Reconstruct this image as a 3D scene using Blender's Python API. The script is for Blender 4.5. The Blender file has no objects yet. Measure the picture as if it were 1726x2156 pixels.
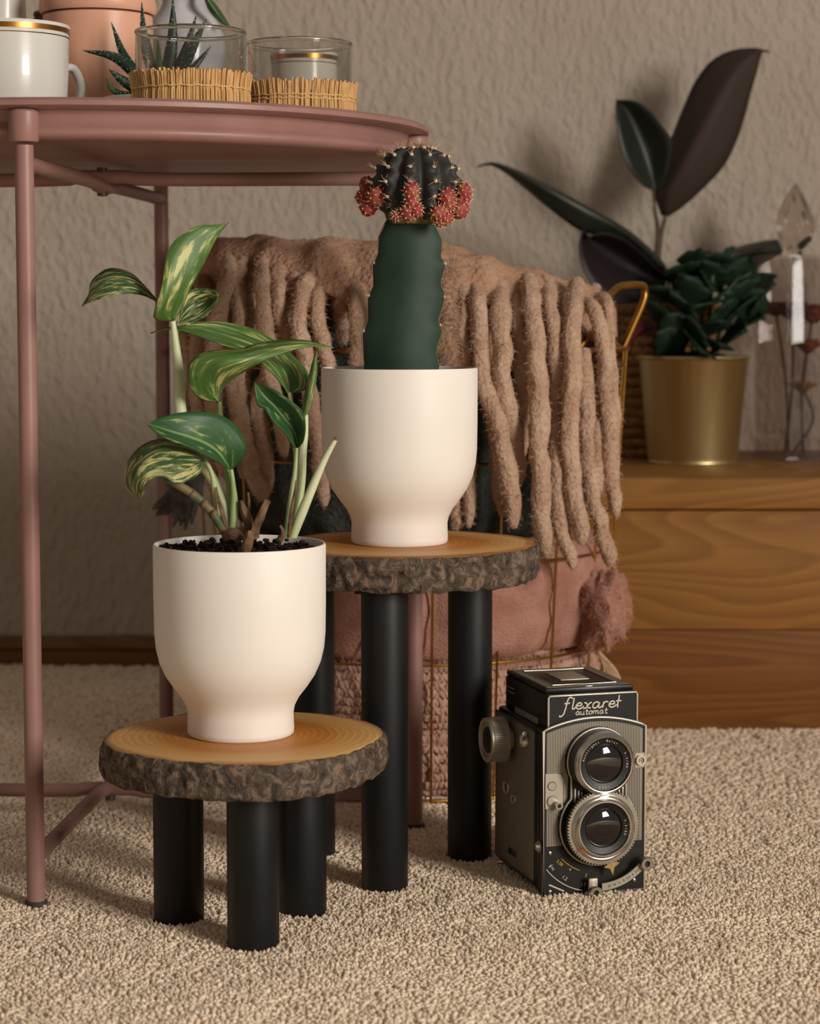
import bpy, bmesh, math, random
import numpy as np
from mathutils import Vector, Matrix, noise
random.seed(7)
R = math.radians
SC = bpy.context.scene
COL = SC.collection

# ------------------------------------------------------------------ camera
F, CX, CY = 4600.0, 863.0, 1078.0          # focal length and centre, in 1726x2156 pixels
PITCH, H = R(5.32), 0.397
cam_d = bpy.data.cameras.new('camera'); cam = bpy.data.objects.new('camera', cam_d); COL.objects.link(cam)
cam.location = (0, 0, H); cam.rotation_euler = (math.pi/2 - PITCH, 0, 0)
cam_d.sensor_fit = 'VERTICAL'; cam_d.sensor_height = 23.5; cam_d.lens = F/2156*23.5
cam_d.clip_start = .05
cam_d.dof.use_dof = True; cam_d.dof.focus_distance = 1.46; cam_d.dof.aperture_fstop = 6.3
SC.camera = cam

# ------------------------------------------------------------------ light
W = bpy.data.worlds.new('room_light'); SC.world = W; W.use_nodes = True
bg = W.node_tree.nodes['Background']; bg.inputs[0].default_value = (1.0, .88, .76, 1); bg.inputs[1].default_value = .17

def lamp(name, kind, loc, aim, energy, color, **k):
    d = bpy.data.lights.new(name, kind); d.energy = energy; d.color = color
    for a, b in k.items(): setattr(d, a, b)
    o = bpy.data.objects.new(name, d); COL.objects.link(o); o.location = loc
    o.rotation_euler = (Vector(aim)-Vector(loc)).to_track_quat('-Z', 'Y').to_euler()
    return o
# the one light of the place: a window in the right-hand wall, out of the picture
lamp('window_right_offscreen', 'AREA', (2.15, -.95, 1.10), (0, -.95, 1.10), 125, (1.0, .94, .86), shape='RECTANGLE', size=1.1, size_y=1.2)

vs = SC.view_settings
vs.view_transform = 'Standard'; vs.look = 'None'; vs.gamma = 1; vs.use_curve_mapping = False; vs.exposure = 0.18

# ------------------------------------------------------------------ helpers
cp, sp = math.cos(PITCH), math.sin(PITCH)
def ray(px, py):
    a, b = (px-CX)/F, (CY-py)/F
    return Vector((a, cp+b*sp, -sp+b*cp))
def at(px, py, Y):
    d = ray(px, py); t = Y/d.y
    return Vector((d.x*t, Y, H+d.z*t))
def onz(px, py, z=0):
    d = ray(px, py); t = (z-H)/d.z
    return Vector((d.x*t, d.y*t, z))
def m_px(Y, z=.2):                         # metres covered by one pixel at depth Y
    return (Y*cp-(z-H)*sp)/F

def catmull(pts, n):
    P = [np.array(p, float) for p in pts]
    if len(P) == 2: return [P[0]+(P[1]-P[0])*i/(n-1) for i in range(n)]
    L = [0]
    for a, b in zip(P, P[1:]): L.append(L[-1]+max(1e-9, np.linalg.norm((b-a)[:3]))**.5)
    P = [2*P[0]-P[1]]+P+[2*P[-1]-P[-2]]
    out = []
    for i in range(n):
        s = L[-1]*i/(n-1); k = 0
        while k < len(L)-2 and s > L[k+1]: k += 1
        t = (s-L[k])/(L[k+1]-L[k]); a, b, c, d = P[k:k+4]
        out.append(.5*((2*b)+(-a+c)*t+(2*a-5*b+4*c-d)*t*t+(-a+3*b-3*c+d)*t**3))
    return out

class MB:
    def __init__(s): s.v = []; s.f = []; s.uv = {}
    def add(s, v, f, M=None):
        o = len(s.v)
        s.v += [tuple(M @ Vector(p)) if M else tuple(p) for p in v]
        s.f += [tuple(i+o for i in q) for q in f]; return s
    def lathe(s, prof, n=48, c=(0, 0, 0), M=None, rad=None):
        v = []; f = []; k = len(prof)
        for j in range(n):
            a = 2*math.pi*j/n; q = rad(a) if rad else 1
            for r, z in prof: v.append((c[0]+r*q*math.cos(a), c[1]+r*q*math.sin(a), c[2]+z))
        for j in range(n):
            for i in range(k-1):
                a, b = j*k+i, ((j+1) % n)*k+i
                f.append((a, b, b+1, a+1))
        v0 = len(v)
        if prof[0][0] > 1e-6: f.append(tuple(j*k for j in range(n))[::-1])
        if prof[-1][0] > 1e-6: f.append(tuple(j*k+k-1 for j in range(n)))
        return s.add(v, f, M)
    def ring(s, prof, n=48, c=(0, 0, 0), M=None):      # closed profile swept round z
        v = []; f = []; k = len(prof)
        for j in range(n):
            a = 2*math.pi*j/n
            for r, z in prof: v.append((c[0]+r*math.cos(a), c[1]+r*math.sin(a), c[2]+z))
        for j in range(n):
            for i in range(k):
                i2 = (i+1) % k
                f.append((j*k+i, ((j+1) % n)*k+i, ((j+1) % n)*k+i2, j*k+i2))
        return s.add(v, f, M)
    def tube(s, pts, rad, n=10, closed=False, flat=1.0, up=None, wob=0, seed=0):
        P = [Vector(p[:3]) for p in pts]; m = len(P)
        if not hasattr(rad, '__len__'): rad = [rad]*m
        v = []; f = []; side = None
        for i, p in enumerate(P):
            if closed: t = P[(i+1) % m]-P[i-1]
            else: t = P[min(i+1, m-1)]-P[max(i-1, 0)]
            t.normalize()
            if side is None:
                u = Vector(up) if up else (Vector((0, 0, 1)) if abs(t.z) < .8 else Vector((0, 1, 0)))
                side = t.cross(u).normalized()
            else:
                side = (side-t*side.dot(t))
                if side.length < 1e-6: side = t.orthogonal()
                side.normalize()
            b = side.cross(t)
            for j in range(n):
                a = 2*math.pi*j/n; r = rad[i]
                if wob: r *= 1+wob*noise.noise(Vector((p.x*90+seed*7, p.z*90, j*1.7+seed)))
                v.append(p+side*(r*math.cos(a))+b*(r*flat*math.sin(a)))
        for i in range(m if closed else m-1):
            for j in range(n):
                a = i*n; b2 = ((i+1) % m)*n; j2 = (j+1) % n
                f.append((a+j, a+j2, b2+j2, b2+j))
        if not closed:
            f.append(tuple(range(n))[::-1]); f.append(tuple(range((m-1)*n, m*n)))
        return s.add(v, f)
    def box(s, c, d, bev=0, M=None, seg=2):
        bm = bmesh.new(); bmesh.ops.create_cube(bm, size=1)
        for q in bm.verts: q.co = Vector((q.co.x*d[0]+c[0], q.co.y*d[1]+c[1], q.co.z*d[2]+c[2]))
        if bev: bmesh.ops.bevel(bm, geom=bm.edges[:], offset=bev, segments=seg, affect='EDGES', profile=.5)
        bm.verts.index_update(); v = [tuple(q.co) for q in bm.verts]; f = [tuple(q.index for q in g.verts) for g in bm.faces]
        bm.free(); return s.add(v, f, M)
    def ell(s, c, r, nu=12, nv=8, M=None, fn=None):
        v = []; f = []; c = Vector(c)
        for i in range(nv+1):
            th = math.pi*i/nv
            for j in range(nu):
                a = 2*math.pi*j/nu
                d = Vector((math.sin(th)*math.cos(a), math.sin(th)*math.sin(a), math.cos(th)))
                k = fn(d) if fn else 1
                q = Vector((d.x*r[0]*k, d.y*r[1]*k, d.z*r[2]*k))
                v.append(c+(M @ q if M else q))
        for i in range(nv):
            for j in range(nu):
                j2 = (j+1) % nu
                f.append((i*nu+j, (i+1)*nu+j, (i+1)*nu+j2, i*nu+j2))
        return s.add(v, f)
    def prism(s, poly, y0, y1, M=None):                # polygon in x,z extruded along y
        n = len(poly)
        v = [(x, y0, z) for x, z in poly]+[(x, y1, z) for x, z in poly]
        f = [tuple(range(n)), tuple(range(2*n-1, n-1, -1))]+[(i, i+n, (i+1) % n+n, (i+1) % n) for i in range(n)]
        return s.add(v, f, M)
    def grid(s, rows, closed=False):
        m, n = len(rows), len(rows[0]); v = [tuple(p) for r in rows for p in r]; f = []
        for i in range(m-1):
            for j in range(n if closed else n-1):
                j2 = (j+1) % n
                f.append((i*n+j, i*n+j2, (i+1)*n+j2, (i+1)*n+j))
        return s.add(v, f)
    def mesh(s, name, smooth=40):
        me = bpy.data.meshes.new(name); me.from_pydata(s.v, [], s.f); me.update()
        bm = bmesh.new(); bm.from_mesh(me)
        if len(bm.verts) < 60000: bmesh.ops.remove_doubles(bm, verts=bm.verts, dist=1e-6)
        bmesh.ops.recalc_face_normals(bm, faces=bm.faces); bm.to_mesh(me); bm.free()
        if smooth:
            me.polygons.foreach_set('use_smooth', [True]*len(me.polygons))
            me.set_sharp_from_angle(angle=R(smooth))
        return me
    def build(s, name, mat, parent=None, smooth=40, **k):
        return put(name, s.mesh(name, smooth), mat, parent, **k)

def put(name, me, mat, parent=None, label=None, cat=None, group=None, kind=None):
    o = bpy.data.objects.new(name, me); COL.objects.link(o)
    if mat and not me.materials: me.materials.append(mat)
    if parent is not None:
        o.parent = parent
        if 'base' in parent: o.matrix_parent_inverse = Matrix.Translation(-Vector(parent['base']))
    return tag(o, label, cat, group, kind)
def tag(o, label=None, cat=None, group=None, kind=None):
    if label: o['label'] = label
    if cat: o['category'] = cat
    if group: o['group'] = group
    if kind: o['kind'] = kind
    return o
ROOTS = []
def thing(name, loc, label, cat, group=None, local=False, rz=0):
    o = bpy.data.objects.new(name, None); COL.objects.link(o); o.location = loc; o.rotation_euler = (0, 0, rz)
    o.empty_display_size = .02
    if not local: o['base'] = tuple(loc); ROOTS.append(o)
    return tag(o, label, cat, group)

def lin(c): return tuple(((x/255)/12.92 if x/255 <= .04045 else ((x/255+.055)/1.055)**2.4) for x in c)+(1,)
def mat(name, rgb, rough=.5, metal=0, rgb2=None, nscale=20, stretch=(1, 1, 1), ramp=(.35, .65), bump=0, bscale=200, bstretch=(1, 1, 1), bdist=.001,
        spec=.5, coat=0, trans=0, ior=1.45, sheen=0, center=(0, 0, 0), detail=4, sss=0, alpha=1):
    m = bpy.data.materials.new(name); m.use_nodes = True; nt = m.node_tree; N = nt.nodes; L = nt.links
    b = N['Principled BSDF']; b.inputs['Base Color'].default_value = lin(rgb); b.inputs['Roughness'].default_value = rough
    b.inputs['Metallic'].default_value = metal; b.inputs['Specular IOR Level'].default_value = spec
    b.inputs['Coat Weight'].default_value = coat; b.inputs['Transmission Weight'].default_value = trans; b.inputs['IOR'].default_value = ior
    b.inputs['Sheen Weight'].default_value = sheen; b.inputs['Alpha'].default_value = alpha
    if sheen: b.inputs['Sheen Roughness'].default_value = .5; b.inputs['Sheen Tint'].default_value = lin(rgb)
    if sss: b.inputs['Subsurface Weight'].default_value = sss; b.inputs['Subsurface Radius'].default_value = (.004, .003, .002)
    tc = N.new('ShaderNodeTexCoord')
    def coord(st):
        mp = N.new('ShaderNodeMapping'); mp.inputs['Scale'].default_value = st
        mp.inputs['Location'].default_value = tuple(-c*s for c, s in zip(center, st)); L.new(tc.outputs['Object'], mp.inputs[0]); return mp.outputs[0]
    if rgb2:
        n = N.new('ShaderNodeTexNoise'); n.inputs['Scale'].default_value = nscale; n.inputs['Detail'].default_value = detail
        L.new(coord(stretch), n.inputs['Vector'])
        r = N.new('ShaderNodeValToRGB'); r.color_ramp.elements[0].position = ramp[0]; r.color_ramp.elements[1].position = ramp[1]
        r.color_ramp.elements[0].color = lin(rgb); r.color_ramp.elements[1].color = lin(rgb2)
        L.new(n.outputs[0], r.inputs[0]); L.new(r.outputs[0], b.inputs['Base Color'])
    if bump:
        n = N.new('ShaderNodeTexNoise'); n.inputs['Scale'].default_value = bscale; n.inputs['Detail'].default_value = 3
        L.new(coord(bstretch), n.inputs['Vector'])
        bp = N.new('ShaderNodeBump'); bp.inputs['Strength'].default_value = bump; bp.inputs['Distance'].default_value = bdist
        L.new(n.outputs[0], bp.inputs['Height']); L.new(bp.outputs[0], b.inputs['Normal'])
    return m

def leaf(name, Lp, Mp, Rp, m, parent, n=22, w=9, T=None, k=0, thick=.0007, mid=.0):
    """leaf blade from three curves base->tip, each a list of (px, py, depth)."""
    def conv(pts):
        out = []
        for p in pts:
            x, y = T(p[0], p[1]) if T else (p[0], p[1])
            out.append(at(x, y, p[2]))
        return catmull(out, n)
    A, B, C = conv(Lp), conv(Mp), conv(Rp)
    rows = []; uv = []
    for i in range(n):
        row = []
        for j in range(w):
            t = j/(w-1)*2-1
            a, b, c = A[i], B[i], C[i]
            if t < 0: e, q = a, -t
            else: e, q = c, t
            bow = math.sin(q*math.pi)*.06
            ref = (A[i]+C[i])/2-B[i]
            p = b+(e-b)*q-ref*bow
            row.append(p); uv.append((i/(n-1)+k*3.7, j/(w-1)))
        rows.append(row)
    mb = MB(); mb.grid(rows)
    me = bpy.data.meshes.new(name); me.from_pydata(mb.v, [], mb.f); me.update()
    ul = me.uv_layers.new(name='UVMap')
    for l in me.loops: ul.data[l.index].uv = uv[l.vertex_index]
    me.polygons.foreach_set('use_smooth', [True]*len(me.polygons))
    o = put(name, me, m, parent)
    md = o.modifiers.new('thickness', 'SOLIDIFY'); md.thickness = thick; md.offset = 0
    return o

def leaf_mat(name, g1, g2, cream=None, amount=.5, rough=.35, us=2.5, vs_=13, rib=None):
    m = bpy.data.materials.new(name); m.use_nodes = True; nt = m.node_tree; N = nt.nodes; L = nt.links; b = N['Principled BSDF']
    b.inputs['Roughness'].default_value = rough; b.inputs['Specular IOR Level'].default_value = .4
    tc = N.new('ShaderNodeTexCoord'); mp = N.new('ShaderNodeMapping'); mp.inputs['Scale'].default_value = (us, vs_, 1)
    mp.inputs['Rotation'].default_value = (0, 0, R(0)); L.new(tc.outputs['UV'], mp.inputs[0])
    n1 = N.new('ShaderNodeTexNoise'); n1.inputs['Scale'].default_value = 1; n1.inputs['Detail'].default_value = 8; n1.inputs['Roughness'].default_value = .68; n1.inputs['Distortion'].default_value = .4; L.new(mp.outputs[0], n1.inputs['Vector'])
    r = N.new('ShaderNodeValToRGB'); e = r.color_ramp.elements
    e[0].position = .3; e[0].color = lin(g1); e[1].position = amount; e[1].color = lin(g2)
    if cream:
        x = e.new(min(.98, amount+.07)); x.color = lin(cream)
    L.new(n1.outputs[0], r.inputs[0]); out = r.outputs[0]
    if rib:
        sx = N.new('ShaderNodeSeparateXYZ'); L.new(tc.outputs['UV'], sx.inputs[0])
        a = N.new('ShaderNodeMath'); a.operation = 'SUBTRACT'; a.inputs[1].default_value = .5; L.new(sx.outputs[1], a.inputs[0])
        a2 = N.new('ShaderNodeMath'); a2.operation = 'ABSOLUTE'; L.new(a.outputs[0], a2.inputs[0])
        a3 = N.new('ShaderNodeMath'); a3.operation = 'LESS_THAN'; a3.inputs[1].default_value = .03; L.new(a2.outputs[0], a3.inputs[0])
        mx = N.new('ShaderNodeMixRGB'); mx.inputs[2].default_value = lin(rib); L.new(a3.outputs[0], mx.inputs[0]); L.new(out, mx.inputs[1]); out = mx.outputs[0]
    L.new(out, b.inputs['Base Color'])
    bp = N.new('ShaderNodeBump'); bp.inputs['Strength'].default_value = .15; bp.inputs['Distance'].default_value = .001
    L.new(n1.outputs[0], bp.inputs['Height']); L.new(bp.outputs[0], b.inputs['Normal'])
    return m

# ------------------------------------------------------------------ setting
WALL_Y, BENCH_Y, BENCH_Z = 2.42, 2.03, .241

def wall_mat():
    m = mat('wall_plaster', (186, 172, 158), .9, rgb2=(178, 164, 149), nscale=6, spec=.2)
    nt = m.node_tree; N = nt.nodes; L = nt.links
    tc = N.new('ShaderNodeTexCoord'); mp = N.new('ShaderNodeMapping'); mp.inputs['Scale'].default_value = (1.15, 1, .62); mp.inputs['Rotation'].default_value = (0, R(-28), 0); L.new(tc.outputs['Object'], mp.inputs[0])
    n = N.new('ShaderNodeTexNoise'); n.inputs['Scale'].default_value = 125; n.inputs['Detail'].default_value = 3; n.inputs['Roughness'].default_value = .45; L.new(mp.outputs[0], n.inputs['Vector'])
    r = N.new('ShaderNodeValToRGB'); r.color_ramp.elements[0].position = .38; r.color_ramp.elements[1].position = .7; L.new(n.outputs[0], r.inputs[0])
    bp = N.new('ShaderNodeBump'); bp.inputs['Strength'].default_value = .7; bp.inputs['Distance'].default_value = .0032; L.new(r.outputs[0], bp.inputs['Height'])
    L.new(bp.outputs[0], N['Principled BSDF'].inputs['Normal']); return m
mb = MB(); mb.box((0, WALL_Y+.04, 1.15), (4.4, .08, 2.3)); mb.build('wall_back', wall_mat(), kind='structure')

def vnoise(x, y, s, seed):                  # smooth value noise on arrays
    rng = np.random.RandomState(seed); g = rng.rand(256, 256)
    x = x*s; y = y*s; i = np.floor(x).astype(int); j = np.floor(y).astype(int); fx = x-i; fy = y-j
    fx = fx*fx*(3-2*fx); fy = fy*fy*(3-2*fy); i %= 256; j %= 256; i2 = (i+1) % 256; j2 = (j+1) % 256
    return (g[i, j]*(1-fx)+g[i2, j]*fx)*(1-fy)+(g[i, j2]*(1-fx)+g[i2, j2]*fx)*fy
def carpet_mat():
    m = mat('carpet_wool', (222, 198, 170), .95, rgb2=(244, 225, 200), nscale=240, ramp=(.33, .62), spec=.1, sheen=.1)
    return m
carpet_m = carpet_mat()
mb = MB(); mb.box((0, .6, -.045), (4.4, 3.8, .08)); floor = mb.build('floor', carpet_m, kind='structure')
def carpet():
    """short cut pile: one squat tuft beside the next, all in one mesh"""
    rng = np.random.RandomState(3); px, py, sz = [], [], []
    y = .98
    while y < WALL_Y-.012:
        st = .0026 if y < 1.5 else .0026+(y-1.5)*.0050
        w = .22*y+.12
        x = np.arange(-w, w, st)
        px.append(x+rng.uniform(-.5, .5, len(x))*st); py.append(np.full(len(x), y)+rng.uniform(-.5, .5, len(x))*st); sz.append(np.full(len(x), st)); y += st*.9
    px = np.concatenate(px); py = np.concatenate(py); sz = np.concatenate(sz); n = len(px)
    r = sz*rng.uniform(.55, .95, n); hgt = .0026+rng.uniform(-.0010, .0012, n)+(vnoise(px+3, py+3, 16, 4)-.5)*.0030+(vnoise(px+7, py+3, 70, 6)-.5)*.0022
    lx = rng.uniform(-.0014, .0014, n); ly = rng.uniform(-.0014, .0014, n)
    K = 4; V = np.zeros((n, K*2+1, 3)); rot = rng.uniform(0, 6.28, n)
    for k in range(K):
        a = rot+2*np.pi*k/K
        V[:, k] = np.stack([px+r*1.0*np.cos(a), py+r*1.0*np.sin(a), np.full(n, -.0035)], -1)
        V[:, K+k] = np.stack([px+lx*.6+r*.82*np.cos(a), py+ly*.6+r*.82*np.sin(a), hgt*.55], -1)
    V[:, 2*K] = np.stack([px+lx, py+ly, hgt], -1)
    base = (np.arange(n)*(2*K+1))[:, None]
    quads = np.concatenate([base+np.array([[k, (k+1) % K, K+(k+1) % K, K+k]]) for k in range(K)]); tris = np.concatenate([base+np.array([[K+k, K+(k+1) % K, 2*K]]) for k in range(K)])
    me = bpy.data.meshes.new('carpet_pile'); me.vertices.add(V.shape[0]*V.shape[1]); me.vertices.foreach_set('co', V.reshape(-1))
    me.loops.add(quads.size+tris.size); me.loops.foreach_set('vertex_index', np.concatenate([quads.ravel(), tris.ravel()]).astype(np.int32))
    me.polygons.add(len(quads)+len(tris)); me.polygons.foreach_set('loop_start', np.concatenate([np.arange(len(quads))*4, quads.size+np.arange(len(tris))*3]).astype(np.int32))
    me.update(calc_edges=True); me.polygons.foreach_set('use_smooth', np.ones(len(me.polygons), bool))
    put('carpet_pile', me, carpet_m, floor, kind='stuff')
carpet()

def wood_mat(name, c1, c2, scale=3.0, stretch=(.5, 1, 6), rough=.5, dist=3.0, ramp=(.3, .7)):
    m = bpy.data.materials.new(name); m.use_nodes = True; nt = m.node_tree; N = nt.nodes; L = nt.links; b = N['Principled BSDF']; b.inputs['Roughness'].default_value = rough
    b.inputs['Specular IOR Level'].default_value = .3
    tc = N.new('ShaderNodeTexCoord'); mp = N.new('ShaderNodeMapping'); mp.inputs['Scale'].default_value = stretch; L.new(tc.outputs['Object'], mp.inputs[0])
    n0 = N.new('ShaderNodeTexNoise'); n0.inputs['Scale'].default_value = scale; n0.inputs['Detail'].default_value = 1.5; L.new(mp.outputs[0], n0.inputs['Vector'])
    mu = N.new('ShaderNodeMath'); mu.operation = 'MULTIPLY'; mu.inputs[1].default_value = dist*6; L.new(n0.outputs[0], mu.inputs[0])
    fr = N.new('ShaderNodeMath'); fr.operation = 'FRACT'; L.new(mu.outputs[0], fr.inputs[0])
    r = N.new('ShaderNodeValToRGB'); e = r.color_ramp.elements; e[0].position = 0; e[0].color = lin(c1); e[1].position = .8; e[1].color = lin(c2); x = e.new(.97); x.color = lin(c1); L.new(fr.outputs[0], r.inputs[0])
    mp2 = N.new('ShaderNodeMapping'); mp2.inputs['Scale'].default_value = (4, 60, 220); L.new(tc.outputs['Object'], mp2.inputs[0])
    n2 = N.new('ShaderNodeTexNoise'); n2.inputs['Scale'].default_value = 1; n2.inputs['Detail'].default_value = 4; L.new(mp2.outputs[0], n2.inputs['Vector'])
    mx = N.new('ShaderNodeMixRGB'); mx.blend_type = 'MULTIPLY'; mx.inputs[0].default_value = .35; L.new(r.outputs[0], mx.inputs[1]); L.new(n2.outputs[1 if False else 0], mx.inputs[2])
    L.new(mx.outputs[0], b.inputs['Base Color']); return m
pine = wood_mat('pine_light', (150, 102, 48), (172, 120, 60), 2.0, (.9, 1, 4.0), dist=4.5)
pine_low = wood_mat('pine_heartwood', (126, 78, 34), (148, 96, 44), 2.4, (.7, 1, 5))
base_m = wood_mat('baseboard_wood', (120, 84, 46), (136, 98, 56), 2, (.5, 1, 5))

mb = MB(); zt = at(100, 1338, WALL_Y).z
mb.prism([(0, 0), (0, zt), (.006, zt), (.012, zt-.012), (.010, zt*.52), (.016, zt*.45), (.016, 0)], 0, 1)
me_v = [(-1.3+y*1.28, WALL_Y-x, z) for x, y, z in mb.v]; mb.v = me_v
mb.build('baseboard_back', base_m, kind='structure')

# ------------------------------------------------------------------ bench
bx0 = at(1190, 1000, BENCH_Y).x; bx1 = .95; bw = bx1-bx0; bc = (bx0+bx1)/2
b_th = BENCH_Z-at(1500, 1075, BENCH_Y).z; zs = at(1500, 1328, BENCH_Y).z
t = thing('bench', (bc, (BENCH_Y+WALL_Y)/2, 0), 'low pine wood bench along the wall carrying the brass pot', 'bench')
mb = MB(); mb.box((bc, (BENCH_Y+WALL_Y)/2-.003, BENCH_Z-b_th/2), (bw, WALL_Y-BENCH_Y-.004, b_th), .006); mb.build('seat_board', pine, t)
mb = MB(); mb.box((bc, BENCH_Y+.013, (zs+BENCH_Z-b_th)/2), (bw-.01, .02, BENCH_Z-b_th-zs-.001), .0015); mb.build('front_board', pine, t)
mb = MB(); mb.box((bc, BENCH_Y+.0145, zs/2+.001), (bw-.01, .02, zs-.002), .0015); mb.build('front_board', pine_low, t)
for sx in (bx0+.015, bx1-.015):
    mb = MB(); mb.box((sx, (BENCH_Y+WALL_Y)/2+.01, (BENCH_Z-b_th)/2), (.02, WALL_Y-BENCH_Y-.06, BENCH_Z-b_th-.002), .002); mb.build('side_board', pine, t)

# ------------------------------------------------------------------ tray table
pink = mat('pink_lacquer', (152, 114, 106), .42, rgb2=(145, 107, 99), nscale=30, bump=.06, bscale=700, spec=.45)
TC = Vector((-.2316, 1.6612)); TR = .2357; TH = R(-94.27)
def legp(k): return Vector((TC.x+TR*math.cos(TH+k*math.pi/2), TC.y+TR*math.sin(TH+k*math.pi/2)))
tbl = thing('tray_table', (TC.x, TC.y, 0), 'round dusty pink metal tray table with thin tube legs', 'table')
RZ = .532; FLZ = .5075
mb = MB(); rr = .2435
prof = [(0, .5055), (.19, .5055), (.2260, .5055), (.2318, .5066), (.2346, .5090), (.2352, .5112), (.2336, .5138), (.2308, .5165), (.2296, .5200), (.2304, .5236), (.2330, .5250), (rr-.0015, .5252), (rr+.0022, .5270), (rr+.0022, RZ-.002), (rr-.0005, RZ),
        (rr-.0045, RZ-.002), (rr-.006, RZ-.006), (.2325, .5245), (.2300, .516), (.2265, .5105), (.2205, FLZ), (.19, FLZ), (0, FLZ)]
mb.lathe(prof, 128, (TC.x, TC.y, 0)); mb.build('tray', pink, tbl, 50)
LR = .0062
for k in range(4):
    p = legp(k); mb = MB(); mb.tube([(p.x, p.y, -.002+.504*i/6) for i in range(7)], LR, 20); lg = mb.build('leg', pink, tbl)
    mb = MB(); cz = .5145; mb.lathe([(LR, cz-.0105), (.0088, cz-.0105), (.0098, cz-.0092), (.0100, cz+.004), (.0100, cz+.0085), (.0085, cz+.0100), (0, cz+.0105)], 28, (p.x, p.y, 0)); mb.build('leg_cap', pink, lg)
    mb = MB(); mb.lathe([(.0066, 0), (.0076, .0005), (.0078, .003), (.0072, .0045), (LR, .0045)], 20, (p.x, p.y, 0)); mb.build('foot', mat('dark_foot', (60, 45, 42), .7) if k == 0 else bpy.data.materials['dark_foot'], lg)
for (a, b, z, dz, zb) in ((0, 2, .4905, -.0035, .033), (1, 3, .4935, .0035, .0255)):
    A, B = legp(a), legp(b); Cc = (A+B)/2
    for zz, s in ((z, dz), (zb, dz)):
        pts = [(A.x, A.y, zz)]
        for q, off in ((.40, 0), (.46, s*.6), (.5, s*.6), (.54, s*.6), (.60, 0)):
            m2 = A.lerp(B, q); pts.append((m2.x, m2.y, zz+off))
        pts.append((B.x, B.y, zz)); mb = MB(); mb.tube(catmull(pts, 25), .0052, 14); mb.build('cross_bar', pink, tbl)
for zz in (.492, .0293):
    mb = MB(); mb.lathe([(0, -.011), (.004, -.0105), (.004, .0105), (0, .011)], 16, (TC.x, TC.y, zz)); mb.build('pivot_bolt', mat('bolt_steel', (90, 70, 66), .5, .5) if zz > .4 else bpy.data.materials['bolt_steel'], tbl)

# ------------------------------------------------------------------ slice stools
def slice_mat(name, c):
    m = bpy.data.materials.new(name); m.use_nodes = True; nt = m.node_tree; N = nt.nodes; L = nt.links; b = N['Principled BSDF']; b.inputs['Roughness'].default_value = .5; b.inputs['Specular IOR Level'].default_value = .35
    tc = N.new('ShaderNodeTexCoord'); mp = N.new('ShaderNodeMapping'); mp.inputs['Location'].default_value = (-c[0], -c[1], 0); L.new(tc.outputs['Object'], mp.inputs[0])
    nz = N.new('ShaderNodeTexNoise'); nz.inputs['Scale'].default_value = 14; nz.inputs['Detail'].default_value = 2; L.new(mp.outputs[0], nz.inputs['Vector'])
    ln = N.new('ShaderNodeVectorMath'); ln.operation = 'LENGTH'; mp3 = N.new('ShaderNodeMapping'); mp3.inputs['Scale'].default_value = (1, 1, 0); L.new(mp.outputs[0], mp3.inputs[0]); L.new(mp3.outputs[0], ln.inputs[0])
    ad = N.new('ShaderNodeMath'); ad.operation = 'MULTIPLY_ADD'; ad.inputs[1].default_value = .016; L.new(nz.outputs[0], ad.inputs[0]); L.new(ln.outputs['Value'], ad.inputs[2])
    mu = N.new('ShaderNodeMath'); mu.operation = 'MULTIPLY'; mu.inputs[1].default_value = 210; L.new(ad.outputs[0], mu.inputs[0])
    fr = N.new('ShaderNodeMath'); fr.operation = 'FRACT'; L.new(mu.outputs[0], fr.inputs[0])
    r1 = N.new('ShaderNodeValToRGB'); e = r1.color_ramp.elements; e[0].color = (1, 1, 1, 1); e[0].position = .0; e[1].position = .95; e[1].color = lin((205, 190, 170)); L.new(fr.outputs[0], r1.inputs[0])
    mr = N.new('ShaderNodeMath'); mr.operation = 'MULTIPLY'; mr.inputs[1].default_value = 10; L.new(ad.outputs[0], mr.inputs[0])
    r2 = N.new('ShaderNodeValToRGB'); e = r2.color_ramp.elements; e[0].position = .1; e[0].color = lin((204, 136, 58)); e[1].position = .6; e[1].color = lin((196, 130, 58))
    for pz, cc in ((.70, (216, 160, 90)), (.90, (230, 184, 118)), (.985, (160, 100, 44))): x = e.new(pz); x.color = lin(cc)
    L.new(mr.outputs[0], r2.inputs[0])
    mx = N.new('ShaderNodeMixRGB'); mx.blend_type = 'MULTIPLY'; mx.inputs[0].default_value = .55; L.new(r2.outputs[0], mx.inputs[1]); L.new(r1.outputs[0], mx.inputs[2]); L.new(mx.outputs[0], b.inputs['Base Color']); return m
bark_m = None
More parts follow.
